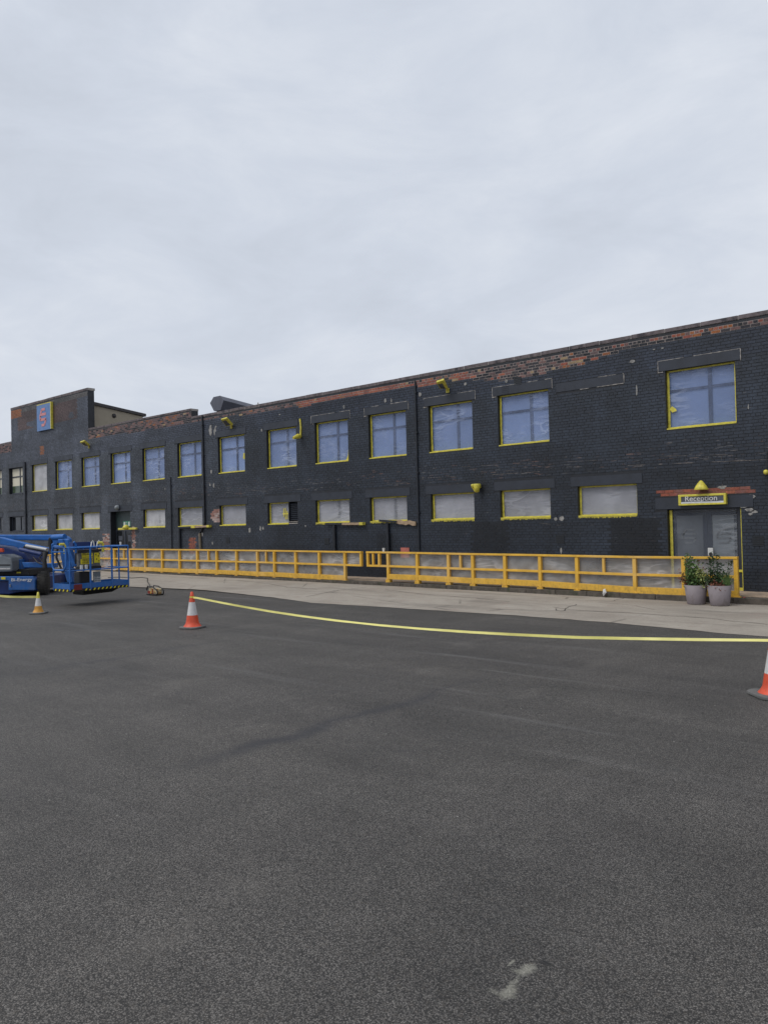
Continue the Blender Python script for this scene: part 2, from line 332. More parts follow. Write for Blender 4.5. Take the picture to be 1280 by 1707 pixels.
# ------------------------------------------------------------------ mesh helpers
BOXF = [(0, 3, 2, 1), (4, 5, 6, 7), (0, 1, 5, 4), (1, 2, 6, 5), (2, 3, 7, 6), (3, 0, 4, 7)]
class MB:
    def __init__(s): s.v = []; s.f = []; s.c = []; s.sm = []
    def add(s, vs, fs, col=None, smooth=False):
        o = len(s.v); s.v += [tuple(v) for v in vs]
        for f in fs: s.f.append(tuple(i+o for i in f)); s.c.append(col or (1, 1, 1)); s.sm.append(smooth)
        return s
    def box(s, x0, x1, y0, y1, z0, z1, col=None):
        return s.add([(x0, y0, z0), (x1, y0, z0), (x1, y1, z0), (x0, y1, z0), (x0, y0, z1), (x1, y0, z1), (x1, y1, z1), (x0, y1, z1)], BOXF, col)
    def hexa(s, pts): return s.add(pts, BOXF)
    def beam(s, a, b, w, h=None, up=Vector((0, 0, 1)), w2=None, h2=None):
        a = Vector(a); b = Vector(b); h = w if h is None else h; d = (b-a).normalized()
        sd = d.cross(up)
        if sd.length < 1e-3: sd = d.cross(Vector((0, 1, 0)))
        sd.normalize(); u = sd.cross(d).normalized(); w2 = w2 or w; h2 = h2 or h
        A = [a+sd*x*w/2+u*y*h/2 for x, y in ((-1, -1), (1, -1), (1, 1), (-1, 1))]; B = [b+sd*x*w2/2+u*y*h2/2 for x, y in ((-1, -1), (1, -1), (1, 1), (-1, 1))]
        return s.add(A+B, [(0, 1, 2, 3), (7, 6, 5, 4), (0, 4, 5, 1), (1, 5, 6, 2), (2, 6, 7, 3), (3, 7, 4, 0)])
    def tube(s, pts, r, n=8, cap=True, col=None):
        pts = [Vector(p) for p in pts]; rs = r if isinstance(r, (list, tuple)) else [r]*len(pts); vs = []; fs = []
        prev = None
        for i, p in enumerate(pts):
            d = (pts[min(i+1, len(pts)-1)]-pts[max(i-1, 0)]).normalized()
            if prev is None:
                ref = Vector((0, 0, 1)) if abs(d.z) < .9 else Vector((1, 0, 0)); prev = d.cross(ref).normalized()
            sd = (prev-d*prev.dot(d)).normalized(); prev = sd; u = d.cross(sd)
            for k in range(n):
                t = 2*math.pi*k/n; vs.append(p+(sd*math.cos(t)+u*math.sin(t))*rs[i])
        for i in range(len(pts)-1):
            for k in range(n):
                a = i*n+k; b = i*n+(k+1) % n; fs.append((a, b, b+n, a+n))
        s.add(vs, fs, col, True)
        if cap: s.add(vs[:n], [tuple(range(n))[::-1]], col); s.add(vs[-n:], [tuple(range(n))], col)
        return s
    def lathe(s, prof, c, n=24, axis='Z'):
        c = Vector(c); vs = []; fs = []
        for r, h in prof:
            for k in range(n):
                t = 2*math.pi*k/n
                v = {'Z': Vector((r*math.cos(t), r*math.sin(t), h)), 'Y': Vector((r*math.cos(t), h, r*math.sin(t))), 'X': Vector((h, r*math.cos(t), r*math.sin(t)))}[axis]
                vs.append(c+v)
        for i in range(len(prof)-1):
            for k in range(n):
                a = i*n+k; b = i*n+(k+1) % n; fs.append((a, b, b+n, a+n))
        fs2 = [tuple(range(n))[::-1], tuple(range((len(prof)-1)*n, len(prof)*n))]
        s.add(vs, fs, None, True); s.add(vs, fs2); return s
    def prism(s, poly, off):
        """poly: list of points (planar), extruded by vector off"""
        off = Vector(off); n = len(poly); A = [Vector(p) for p in poly]; B = [p+off for p in A]
        fs = [tuple(range(n)), tuple(range(n, 2*n))[::-1]]+[(i, i+n, (i+1) % n+n, (i+1) % n) for i in range(n)]
        return s.add(A+B, fs)
    def build(s, name, mat, parent=None, tint=False, loc=None, smooth=None, bevel=0):
        me = bpy.data.meshes.new(name); me.from_pydata(s.v, [], s.f); 
        me.materials.append(mat if not isinstance(mat, str) else M[mat])
        if tint:
            at = me.attributes.new('tint', 'FLOAT_COLOR', 'FACE') if False else me.color_attributes.new('tint', 'FLOAT_COLOR', 'CORNER')
            buf = []
            for f, c in zip(s.f, s.c): buf += [c[0], c[1], c[2], 1.0]*len(f)
            at.data.foreach_set('color', buf)
        me.polygons.foreach_set('use_smooth', [bool(x) for x in s.sm])
        me.validate(); me.update()
        if not tint or True:
            bm = bmesh.new(); bm.from_mesh(me)
            if len(bm.faces) < 40000: bmesh.ops.recalc_face_normals(bm, faces=bm.faces)
            bm.to_mesh(me); bm.free()
        o = bpy.data.objects.new(name, me); COL.objects.link(o)
        if parent is not None: o.parent = parent
        if loc is not None: o.location = loc
        if bevel:
            md = o.modifiers.new('bevel', 'BEVEL'); md.width = bevel; md.segments = 2; md.limit_method = 'ANGLE'; md.angle_limit = R_(40)
        return o

def thing(name, label, cat, loc=(0, 0, 0), group=None):
    """Empty at the thing's base; its parts are built in world coordinates and parented keeping them in place"""
    o = bpy.data.objects.new(name, None); COL.objects.link(o); o.location = loc; o['label'] = label; o['category'] = cat
    o.empty_display_size = .2
    if group: o['group'] = group
    THINGS.append(o); return o
THINGS = []
def tag(o, label, cat, group=None):
    o['label'] = label; o['category'] = cat
    if group: o['group'] = group
    return o
def stuff(o): o['kind'] = 'stuff'; return o
def struct(o): o['kind'] = 'structure'; return o

def sheet(mb, x0, x1, z0, z1, y, amp=.012, nx=18, nz=12, seed=0, ang=.6):
    vs = []; fs = []
    ca, sa = math.cos(ang), math.sin(ang)
    for j in range(nz+1):
        for i in range(nx+1):
            u = i/nx; v = j/nz; X = x0+(x1-x0)*u; Z = z0+(z1-z0)*v
            e = min(1, 5*min(u, 1-u, v, 1-v)+.05)
            a = X*ca+Z*sa; b = -X*sa+Z*ca
            d = noise.noise(Vector((a*.5, b*2.6, seed)))+.35*noise.noise(Vector((a*2.0, b*1.0, seed+9)))
            vs.append((X, y-amp*e*(abs(d)*1.6-.3), Z))
    for j in range(nz):
        for i in range(nx):
            a = j*(nx+1)+i; fs.append((a, a+1, a+nx+2, a+nx+1))
    mb.add(vs, fs, None, True); return mb
def flat(mb, pts, col=None): return mb.add(pts, [tuple(range(len(pts)))], col)

# ------------------------------------------------------------------ ground
def gz(x, y):
    t = max(0, min(1, (y-14.6)/3.6)); l = max(0, min(1, (-x-7)/28)); return t*(.06+.10*l)
g = MB(); g.add([(-400, -300, 0), (300, -300, 0), (300, 500, 0), (-400, 500, 0)], [(0, 1, 2, 3)])
struct(g.build('ground', M['asphalt']))
edge = [(6, 14.2), (-2, 14.2), (-3.78, 14.29), (-4.57, 14.3), (-5.74, 14.5), (-7.03, 14.65), (-9.17, 14.68), (-11, 14.6), (-12.8, 14.55), (-14.2, 14.42), (-15.24, 14.38), (-16.2, 14.62), (-17.5, 14.85), (-19.19, 15.08), (-21.5, 15.35), (-23.97, 15.15), (-26, 14.95), (-30, 15.1), (-34, 15.0), (-38, 15.2), (-44, 15.1), (-60, 15.0), (-90, 15)]
def yb(x):
    for (a, ya), (b, y_) in zip(edge, edge[1:]):
        if b <= x <= a: return ya+(y_-ya)*(a-x)/(a-b)+.05*noise.noise(Vector((x*1.7, 0, 0)))+.025*noise.noise(Vector((x*6, 3, 0)))
    return 15
g = MB(); vs = []; fs = []; xs = [6-.25*i for i in range(0, 384)]; ny = 10
for x in xs:
    y0 = yb(x)
    for j in range(ny+1):
        y = y0+(19.2-y0)*j/ny; vs.append((x, y, gz(x, y)+.006))
for i in range(len(xs)-1):
    for j in range(ny):
        a = i*(ny+1)+j; fs.append((a, a+1, a+ny+2, a+ny+1))
g.add(vs, fs, None, True); struct(g.build('concrete_apron', M['concrete']))

def polyline(name, pts, w, mat, lift=.010, seed=0, parent=None):
    mb = MB(); P = []
    for a, b in zip(pts, pts[1:]):
        for k in range(6): P.append(a.lerp(b, k/6))
    P.append(pts[-1]); vs = []
    for i, p in enumerate(P):
        d = (P[min(i+1, len(P)-1)]-P[max(0, i-1)]).normalized(); s_ = Vector((-d.y, d.x, 0))
        q = p+s_*.10*noise.noise(Vector((p.x*3, p.y*3, seed))); ww = w*(.5+1.0*abs(noise.noise(Vector((p.x*4, p.y*4, seed+5)))))
        for sg in (-1, 1):
            v = q+s_*sg*ww/2; vs.append((v.x, v.y, gz(v.x, v.y)+lift))
    mb.add(vs, [(2*i, 2*i+1, 2*i+3, 2*i+2) for i in range(len(P)-1)]); return mb.build(name, mat, parent)
cr_ = thing('pavement_crack', 'thin dark cracks wandering across the pale concrete in front of the yellow fence', 'crack', (-15, 17, gz(-15, 17)))
del cr_['label'], cr_['category']; cr_['kind'] = 'structure'
for i, pl in enumerate([[(512, 994), (560, 986), (610, 982)], [(395, 971), (440, 975), (480, 981), (530, 984)], [(975, 1003), (1025, 1004), (1048, 997)], [(920, 1012), (950, 1016), (1060, 1022), (1180, 1030), (1280, 1040)], [(640, 985), (700, 992), (790, 998), (850, 1004)], [(240, 962), (300, 966), (350, 968)], [(925, 1014), (935, 1018), (945, 1014), (960, 1008)]]):
    polyline('crack_line', [gnd(a, b, .04) for a, b in pl], .030, M['crack'], seed=i, parent=cr_)
# ---- kerb and raised walkway
WZ = .215
wk = bpy.data.objects.new('raised_walkway', None); COL.objects.link(wk); wk.location = (-15, 19.4, 0); struct(wk); THINGS.append(wk)
b = MB(); b.box(-60, 8, 18.93, 20.4, -.2, WZ); b.build('walkway_slab', M['walk'], wk)
x = 8.0; i = 0
while x > -52:
    b = MB(); w_ = .91; o1 = random.uniform(-.006, .006)
    b.box(x-w_+.008, x, 18.62+o1, 18.925, -.2, WZ-.01+random.uniform(-.006, .006)); b.build('kerb_stone', M['kerb'], wk, bevel=.012); x -= w_

# ------------------------------------------------------------------ the building
BX0, BX1 = -60.0, 8.0
bld = thing('factory_building', 'long two storey brick factory painted black with taped windows behind the yellow fence', 'building', (-24, 21, 0))
UWX = [(-50.6, -48.75), (-47.69, -45.85), (-44.63, -42.78), (-41.76, -39.89), (-38.82, -36.97), (-35.85, -34.0), (-32.91, -31.06), (-30.0, -28.19), (-26.98, -25.19), (-23.78, -22.04), (-20.99, -19.27), (-18.25, -16.54), (-15.56, -13.82), (-12.86, -11.12), (-7.66, -5.91)]
LWX = [(-50.6, -48.78), (-47.72, -45.87), (-44.71, -42.83), (-41.80, -39.92), (-38.91, -37.04), (-32.92, -31.09), (-30.05, -28.2), (-26.96, -25.2), (-23.81, -22.56), (-21.04, -19.28), (-18.27, -16.58), (-15.55, -13.83), (-12.86, -11.14), (-10.26, -8.52)]
UZ, LZ = (4.40, 5.96), (2.16, 3.03)
openings = [(a, b, UZ[0], UZ[1]-.002) for a, b in UWX]+[(a, b, LZ[0], LZ[1]) for a, b in LWX]
openings += [(-22.55, -22.04, 2.17, 3.03), (-35.96, -34.1, WZ, 3.01), (-7.71, -5.87, WZ-.01, 2.30)]
# next bays beyond the right edge of the photograph
openings += [(-3.9+1.0, -1.1, UZ[0], UZ[1]), (-2.9, -1.1, LZ[0], LZ[1])]
UWX.append((-2.9, -1.1)); LWX.append((-2.9, -1.1))
def ztop(X):
    if X < -47.29: return 7.48
    if X < -38.03: return 9.46
    if X < -28.87: return 7.34
    return 6.96
# backing wall, sliced round the openings
xs = sorted(set([BX0, BX1, -47.29, -38.03, -28.87]+[v for o in openings for v in o[:2]]))
g = MB()
for a, b in zip(xs, xs[1:]):
    mid = (a+b)/2; zs = sorted([(o[2], o[3]) for o in openings if o[0]-1e-4 <= mid <= o[1]+1e-4]); z = -.2
    for z0, z1 in zs:
        g.box(a, b, D, D+.36, z, z0); z = z1
    g.box(a, b, D, D+.36, z, ztop(mid))
g.c = [(.012, .014, .019)]*len(g.f); g.build('wall', M['wall'], bld, tint=True)
g = MB()
for a, b in zip(xs, xs[1:]): g.box(a, b, D+.37, D+14, 6.3, 6.5)
g.box(BX0, BX1, D+14, D+14.3, -.2, 6.9); g.box(BX0-.3, BX0-.001, D, D+14.3, -.2, 6.9); g.box(BX1+.001, BX1+.3, D, D+14.3, -.2, 6.9)
g.build('roof', M['roofing'], bld)

lint = []
for i, (a, b) in enumerate(UWX): lint.append((a-.17, b+.13, 5.962, 6.225, i >= 11 or i in (10,)))
for i, (a, b) in enumerate(LWX): lint.append((a-.2, b+(.16 if i != 8 else .7), 3.032, 3.30, False))
lint += [(-36.2, -33.9, 3.012, 3.28, False), (-8.02, -5.58, 2.302, 2.60, False), (-10.85, -8.80, 5.80, 6.05, True)]
for a, b, z0, z1, outl in lint:
    g = MB(); g.box(a, b, D-.016, D-.0005, z0, z1); g.build('lintel', M['lintel'], bld)

# parapet band of bare brick: lower edge
def proj(q): v = onY(q[0], q[1], D); return v.x, v.z
bb = sorted(proj(q) for q in [(1280, 540.3), (1137.5, 563.8), (1040, 583), (999, 593.8), (982, 602), (949, 611.6), (902, 623.8), (850, 631), (815, 633), (774.5, 632.8), (740, 636), (700, 642.5), (600, 658), (520, 673.8), (400, 691.6), (335, 702), (200, 723.5), (141, 732.5), (20, 752), (0, 755)])
def zband(X):
    if X <= bb[0][0]: return bb[0][1]
    for (a, za), (b, zb) in zip(bb, bb[1:]):
        if a <= X <= b: return za+(zb-za)*(X-a)/(b-a)
    return bb[-1][1]
CH = .0815; SL = .235
def inpoly(X, z):
    """patches of the facade where bare red brick shows below the parapet"""
    if -7.98 <= X <= -5.62 and 2.61 <= z <= 2.77: return 'red'
    if -36.75 <= X <= -36.1 and WZ <= z <= 1.9: return 'patch' if random.random() < .95 else None
    if -34.02 <= X <= -33.62 and WZ <= z <= 2.2: return 'patch' if random.random() < .95 else None
    if -29.75+.5 <= X <= -28.75 and .95 <= z <= 1.66: return 'red'
    if -27.55 <= X <= -26.99 and 2.35 <= z <= 2.85 and abs(X+27.2)+abs(z-2.6) < .42: return 'patch'
    if -43.55 <= X <= -43.05 and 6.5 <= z <= 6.95: return 'orange'
    if -9.55 <= X <= -9.05 and 5.78 <= z <= 5.86: return 'orange'
    if -47.3 <= X <= -45.9 and 8.95 <= z: return 'orange'
    return None
def paint(X, z, r):
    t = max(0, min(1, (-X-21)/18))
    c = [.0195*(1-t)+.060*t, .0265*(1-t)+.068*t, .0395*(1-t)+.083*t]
    f = 1+.34*noise.noise(Vector((X*.33, 0, z*.5)))+.22*noise.noise(Vector((X*1.3, 4, z*1.9)))+r.uniform(-.13, .13)
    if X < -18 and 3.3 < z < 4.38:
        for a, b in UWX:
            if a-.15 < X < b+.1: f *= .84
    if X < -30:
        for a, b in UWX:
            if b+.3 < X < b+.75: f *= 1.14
    if z > 6.1: f *= 1.08; c[2] *= 1.08
    if 3.0 < z < 3.35 and X > -27: f *= .8
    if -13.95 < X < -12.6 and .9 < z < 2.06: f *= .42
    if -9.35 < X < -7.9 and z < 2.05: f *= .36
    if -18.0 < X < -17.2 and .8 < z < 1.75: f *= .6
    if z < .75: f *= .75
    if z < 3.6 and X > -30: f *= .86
    if -46.3 < X < -39.2 and 8.12 < z < 9.13 and noise.noise(Vector((X*.9, 7, z*1.5))) > -.42:
        q = .6+.5*noise.noise(Vector((X*.8, 1, z*1.3))); return (.072*q+.045, .042*q+.03, .040*q+.028)
    if -47.3 < X < -38 and 9.13 <= z: return (.07*f, .065*f, .062*f)
    return tuple(v*f for v in c)
BARE = {'red': [(.28, .09, .06), (.25, .085, .065), (.32, .115, .075), (.22, .085, .07)], 'dark': [(.042, .042, .05), (.055, .05, .055), (.03, .032, .038)],
        'mauve': [(.16, .095, .09), (.20, .115, .105), (.13, .09, .09)], 'orange': [(.30, .115, .05), (.25, .10, .05)], 'cream': [(.33, .24, .14)], 'pink': [(.38, .25, .22), (.30, .15, .12), (.42, .33, .30), (.26, .12, .09)]}
def bare_col(X, z, r):
    t = noise.noise(Vector((X*.8, 2, z*3)))*.6+r.random()
    if X > -10.6: k = 'orange' if t > .88 else ('red' if t > .66 else ('mauve' if t > .5 else 'dark'))
    elif X > -13.9: k = 'red' if t > .93 else ('mauve' if t > .62 else 'dark')
    elif X > -22: k = 'red' if t > .22 else ('orange' if t > .1 else 'dark')
    elif X > -28.87: k = 'orange' if t > .95 else ('mauve' if t > .3 else 'dark')
    elif X > -38.1: k = 'orange' if t > 1.08 else ('mauve' if t > .38 else 'dark')
    else: k = 'mauve' if t > .3 else 'dark'
    if r.random() < .02: k = 'cream'
    return r.choice(BARE[k])
rb = random.Random(3); bricks = []
zc = WZ-.18; ci = 0
blocked = [(o[0]-.004, o[1]+.004, o[2], o[3]) for o in openings]+[(a-.004, b+.004, z0-.003, z1+.003) for a, b, z0, z1, _ in lint]
while zc < 9.44:
    hdr = ci % 4 == 3; L0 = SL/2 if hdr else SL; ph = (.06 if hdr else (0 if ci % 2 else SL/2)); z0, z1 = zc+.005, zc+CH-.005; zm = (z0+z1)/2
    ints = [(-50.9, -.6)]
    for o in blocked:
        if o[2] < z1 and o[3] > z0:
            ni = []
            for a, b in ints:
                if o[1] <= a or o[0] >= b: ni.append((a, b)); continue
                if o[0] > a: ni.append((a, o[0]))
                if o[1] < b: ni.append((o[1], b))
            ints = ni
    # height limits
    ni = []
    for a, b in ints:
        for lo, hi, zt in ((-60, -47.29, 7.47), (-47.29, -38.03, 9.45), (-38.03, -28.87, 7.33), (-28.87, 9, 6.95)):
            aa, b_ = max(a, lo), min(b, hi)
            if b_-aa > .02 and z1 < zt: ni.append((aa, b_))
    for a, b in ni:
        k = math.floor((a-ph)/L0)
        while ph+k*L0 < b:
            x0 = max(a, ph+k*L0+.005); x1 = min(b, ph+(k+1)*L0-.005); k += 1
            if x1-x0 < .035: continue
            xm = (x0+x1)/2; zt = ztop(xm); kind = inpoly(xm, zm)
            jig = .05*math.sin(xm*2.1)
            if zt < 9 and zm > zband(xm)+jig*.4: kind = kind or 'band'
            if kind == 'band': c = bare_col(xm, zm, rb)
            elif kind == 'patch': c = rb.choice(BARE['pink'])
            elif kind: c = rb.choice(BARE[kind])
            
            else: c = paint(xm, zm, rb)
            bricks.append([x0, x1, z0, z1, c, kind is not None, rb.uniform(.0045, .009)])
    zc += CH; ci += 1
def bshape(mb, x0, x1, z0, z1, d, c, wob):
    e = .004; yf = D-d; yk = D+.004; w = [wob.uniform(-.0015, .0015) for _ in range(4)]
    mb.add([(x0, yk, z0), (x1, yk, z0), (x1, yk, z1), (x0, yk, z1), (x0+e, yf+w[0]*0, z0+e), (x1-e, yf, z0+e+w[1]), (x1-e, yf, z1-e+w[2]), (x0+e, yf, z1-e+w[3])],
           [(4, 5, 6, 7), (0, 1, 5, 4), (1, 2, 6, 5), (2, 3, 7, 6), (3, 0, 4, 7)], c)
def pxlen(bk):
    a = px((bk[0], D, bk[2])); b = px((bk[1], D, bk[2])); return b[0]-a[0] if 0 < (a[0]+b[0])/2 < 1280 else 0
for bk in bricks: bk.append(pxlen(bk))
ex = sorted([b for b in bricks if b[5] and b[7] > 9.0], key=lambda b: -b[7])[:190]
rest = sorted([b for b in bricks if not b[5] and b[7] > 0], key=lambda b: -b[7])[:300-len(ex)]
ids = set(id(b) for b in ex+rest)
brk = None; chosen = []
for bk in ex+rest:
    mb = MB(); bshape(mb, bk[0], bk[1], bk[2], bk[3], bk[6]+(.001 if bk[5] else 0), bk[4], rb)
    c0 = Vector(((bk[0]+bk[1])/2, D, (bk[2]+bk[3])/2)); mb.v = [tuple(Vector(v)-c0) for v in mb.v]
    mb.build('brick', M['bare'] if bk[5] else M['wall'], bld, tint=True, loc=c0)
for flag, nm, mt in ((False, 'painted_brickwork', 'wall'), (True, 'bare_brickwork', 'bare')):
    mb = MB()
    for bk in bricks:
        if id(bk) in ids or bk[5] != flag: continue
        bshape(mb, bk[0], bk[1], bk[2], bk[3], bk[6], bk[4], rb)
    stuff(mb.build(nm, M[mt], bld, tint=True))
# pale mortar bedding round bare bricks
mb = MB()
for bk in bricks:
    if bk[5]:
        mc = (.42, .36, .33) if bk[0] > -22 else (.30, .26, .25)
        if inpoly((bk[0]+bk[1])/2, (bk[2]+bk[3])/2) == 'red': mc = (.27, .14, .10)
        f = rb.uniform(.6, 1.15); flat(mb, [(bk[0]-.006, D-.0025, bk[2]-.006), (bk[1]+.006, D-.0025, bk[2]-.006), (bk[1]+.006, D-.0025, bk[3]+.006), (bk[0]-.006, D-.0025, bk[3]+.006)], tuple(v*f for v in mc))
stuff(mb.build('pale_bedding_mortar', M['bedding'], bld, tint=True))
# white unpainted outlines round some lintels, irregular
mb = MB()
def ragged(mb, x0, z0, x1, z1, w, y, seed, gap=-.28):
    n = max(3, int(math.hypot(x1-x0, z1-z0)/.05)); d = Vector((x1-x0, 0, z1-z0)).normalized(); s_ = Vector((-d.z, 0, d.x)); vs = []
    for i in range(n+1):
        t = i/n; p = Vector((x0+(x1-x0)*t, y, z0+(z1-z0)*t)); a = w*(.25+.9*abs(noise.noise(Vector((p.x*9, p.z*9, seed))))*1.6)*(1 if noise.noise(Vector((p.x*2.3, p.z*2.3, seed+4))) > gap else 0)
        vs += [p-s_*a/2, p+s_*a/2]
    mb.add(vs, [(2*i, 2*i+1, 2*i+3, 2*i+2) for i in range(n)])
for a, b, z0, z1, outl in lint:
    if outl:
        y = D-.0175
        if z0 < 5.9: ragged(mb, b-.75, z1+.012, b+.012, z1+.012, .02, y, a); ragged(mb, b+.012, z1, b+.012, z0, .026, y, b); ragged(mb, b-1.3, z0-.01, b, z0-.01, .028, y, b+3); continue
        ragged(mb, a-.01, z1+.01, b+.01, z1+.01, .022, y, a); ragged(mb, a-.01, z0-.02, a-.01, z1+.01, .022, y, b)
        ragged(mb, b+.012, z0-.02, b+.012, z1+.01, .026, y, b+7); ragged(mb, a-.02, z0-.03, a+.12, z0-.03, .04, y, b+8)
mb2 = MB()
# horizontal scrape lines where cables were removed
for (qa, qb, w, s_) in (((1045, 776), (1280, 766), .022, 1), ((1040, 762), (1240, 757), .014, 2), ((1202, 752), (1204, 812), .026, 3), ((640, 808), (700, 803), .02, 4), ((705, 797), (760, 794), .016, 5), ((818, 787), (870, 783), .016, 6), ((415, 817), (445, 819), .02, 7), ((770, 778), (828, 775), .014, 8), ((1060, 871), (1098, 868), .02, 9), ((862, 774), (1000, 767), .012, 10), ((495, 816), (520, 815), .018, 11), ((810, 792), (900, 786), .02, 12), ((675, 738), (700, 737), .03, 13), ((900, 872), (935, 876), .012, 14), ((1215, 590), (1250, 584), .0, 15)):
    if w == 0: continue
    A = onY(*qa, D); B = onY(*qb, D); ragged(mb2, A.x, A.z, B.x, B.z, w*.85, D-.0125, s_, -.05)
mb2.build('scraped_cable_lines', M['scrape'], bld)['kind'] = 'stuff'
stuff(mb.build('pale_scrape_lines', M['joint'], bld))
def daub(mb, qx, qy, w, h, seed, y=D-.013, th=.006):
    c = onY(qx, qy, y); n = 11; A = []
    for i in range(n):
        t = 2*math.pi*i/n; r = 1+.55*noise.noise(Vector((math.cos(t)*1.3, math.sin(t)*1.3, seed*3.7))); A.append(Vector((c.x+w/2*r*math.cos(t), y, c.z+h/2*r*math.sin(t))))
    mb.prism(A, (0, th, 0))
mb = MB()
for i, (qx, qy, w, h) in enumerate([(351, 718, .22, .42), (358, 719, .16, .38), (360, 711, .1, .1), (352, 786, 0.1, .2), (356, 809, .11, .17), (350, 808, .09, .12), (430, 673, .1, .1), (1246, 829, .12, .05), (926, 865, .10, .12), (936, 865, .15, .14), (775.5, 639.5, .1, .1), (935, 919, .06, .16), (1224, 832, .14, .05), (1236, 834, .26, .12), (1251, 828, .2, .10), (1240, 845, .2, .06), (1249, 850, .22, .09), (1257, 853, .16, .08), (1250, 857, .1, .06), (434, 881.5, .11, .17), (438.5, 880.5, .09, .15), (509, 877, .08, .08), (696.5, 870.5, .05, .05), (416, 884, .16, .2), (354, 905.5, .1, .13), (275, 815, .08, .1), (700, 657, .12, .14), (573, 678, .1, .12), (642, 668, .09, .14), (652, 667, .06, .16), (1054, 602, .16, .08), (1090, 582, .07, .04), (1104, 580, .07, .04), (844, 635, .09, .1), (436, 717, .08, .1), (1247, 678, .03, .14), (1061, 650, .04, .3), (1204, 812, .20, .08), (466, 691, .09, .05), (333, 892, .22, .25), (337, 891, .1, .2)]):
    daub(mb, qx, qy, w, h, i)
mb.build('plaster_daub', M['plaster'], bld)

# coping stones
def copings(x0, x1, zt, mat='coping', step=.92, th=.11):
    x = x1
    while x > x0+.05:
        a = max(x0, x-step); b = MB(); dz = random.uniform(-.006, .006)
        b.box(a+.006, x-.006, D-.018+random.uniform(-.005, .005), D+.40, zt+.002, zt+th+dz); b.build('coping_stone', M[mat], bld, bevel=.012)
        x -= step
    j = MB(); j.box(x0+.003, x1-.003, D-.011, D+.39, zt+.001, zt+th-.012); j.build('coping_joints', M['joint'], bld)
copings(-28.86, 8, 6.96); copings(-38.02, -28.88, 7.34, th=.10); copings(-60, -47.30, 7.48, th=.10); copings(-47.32, -38.0, 9.46, th=.13)

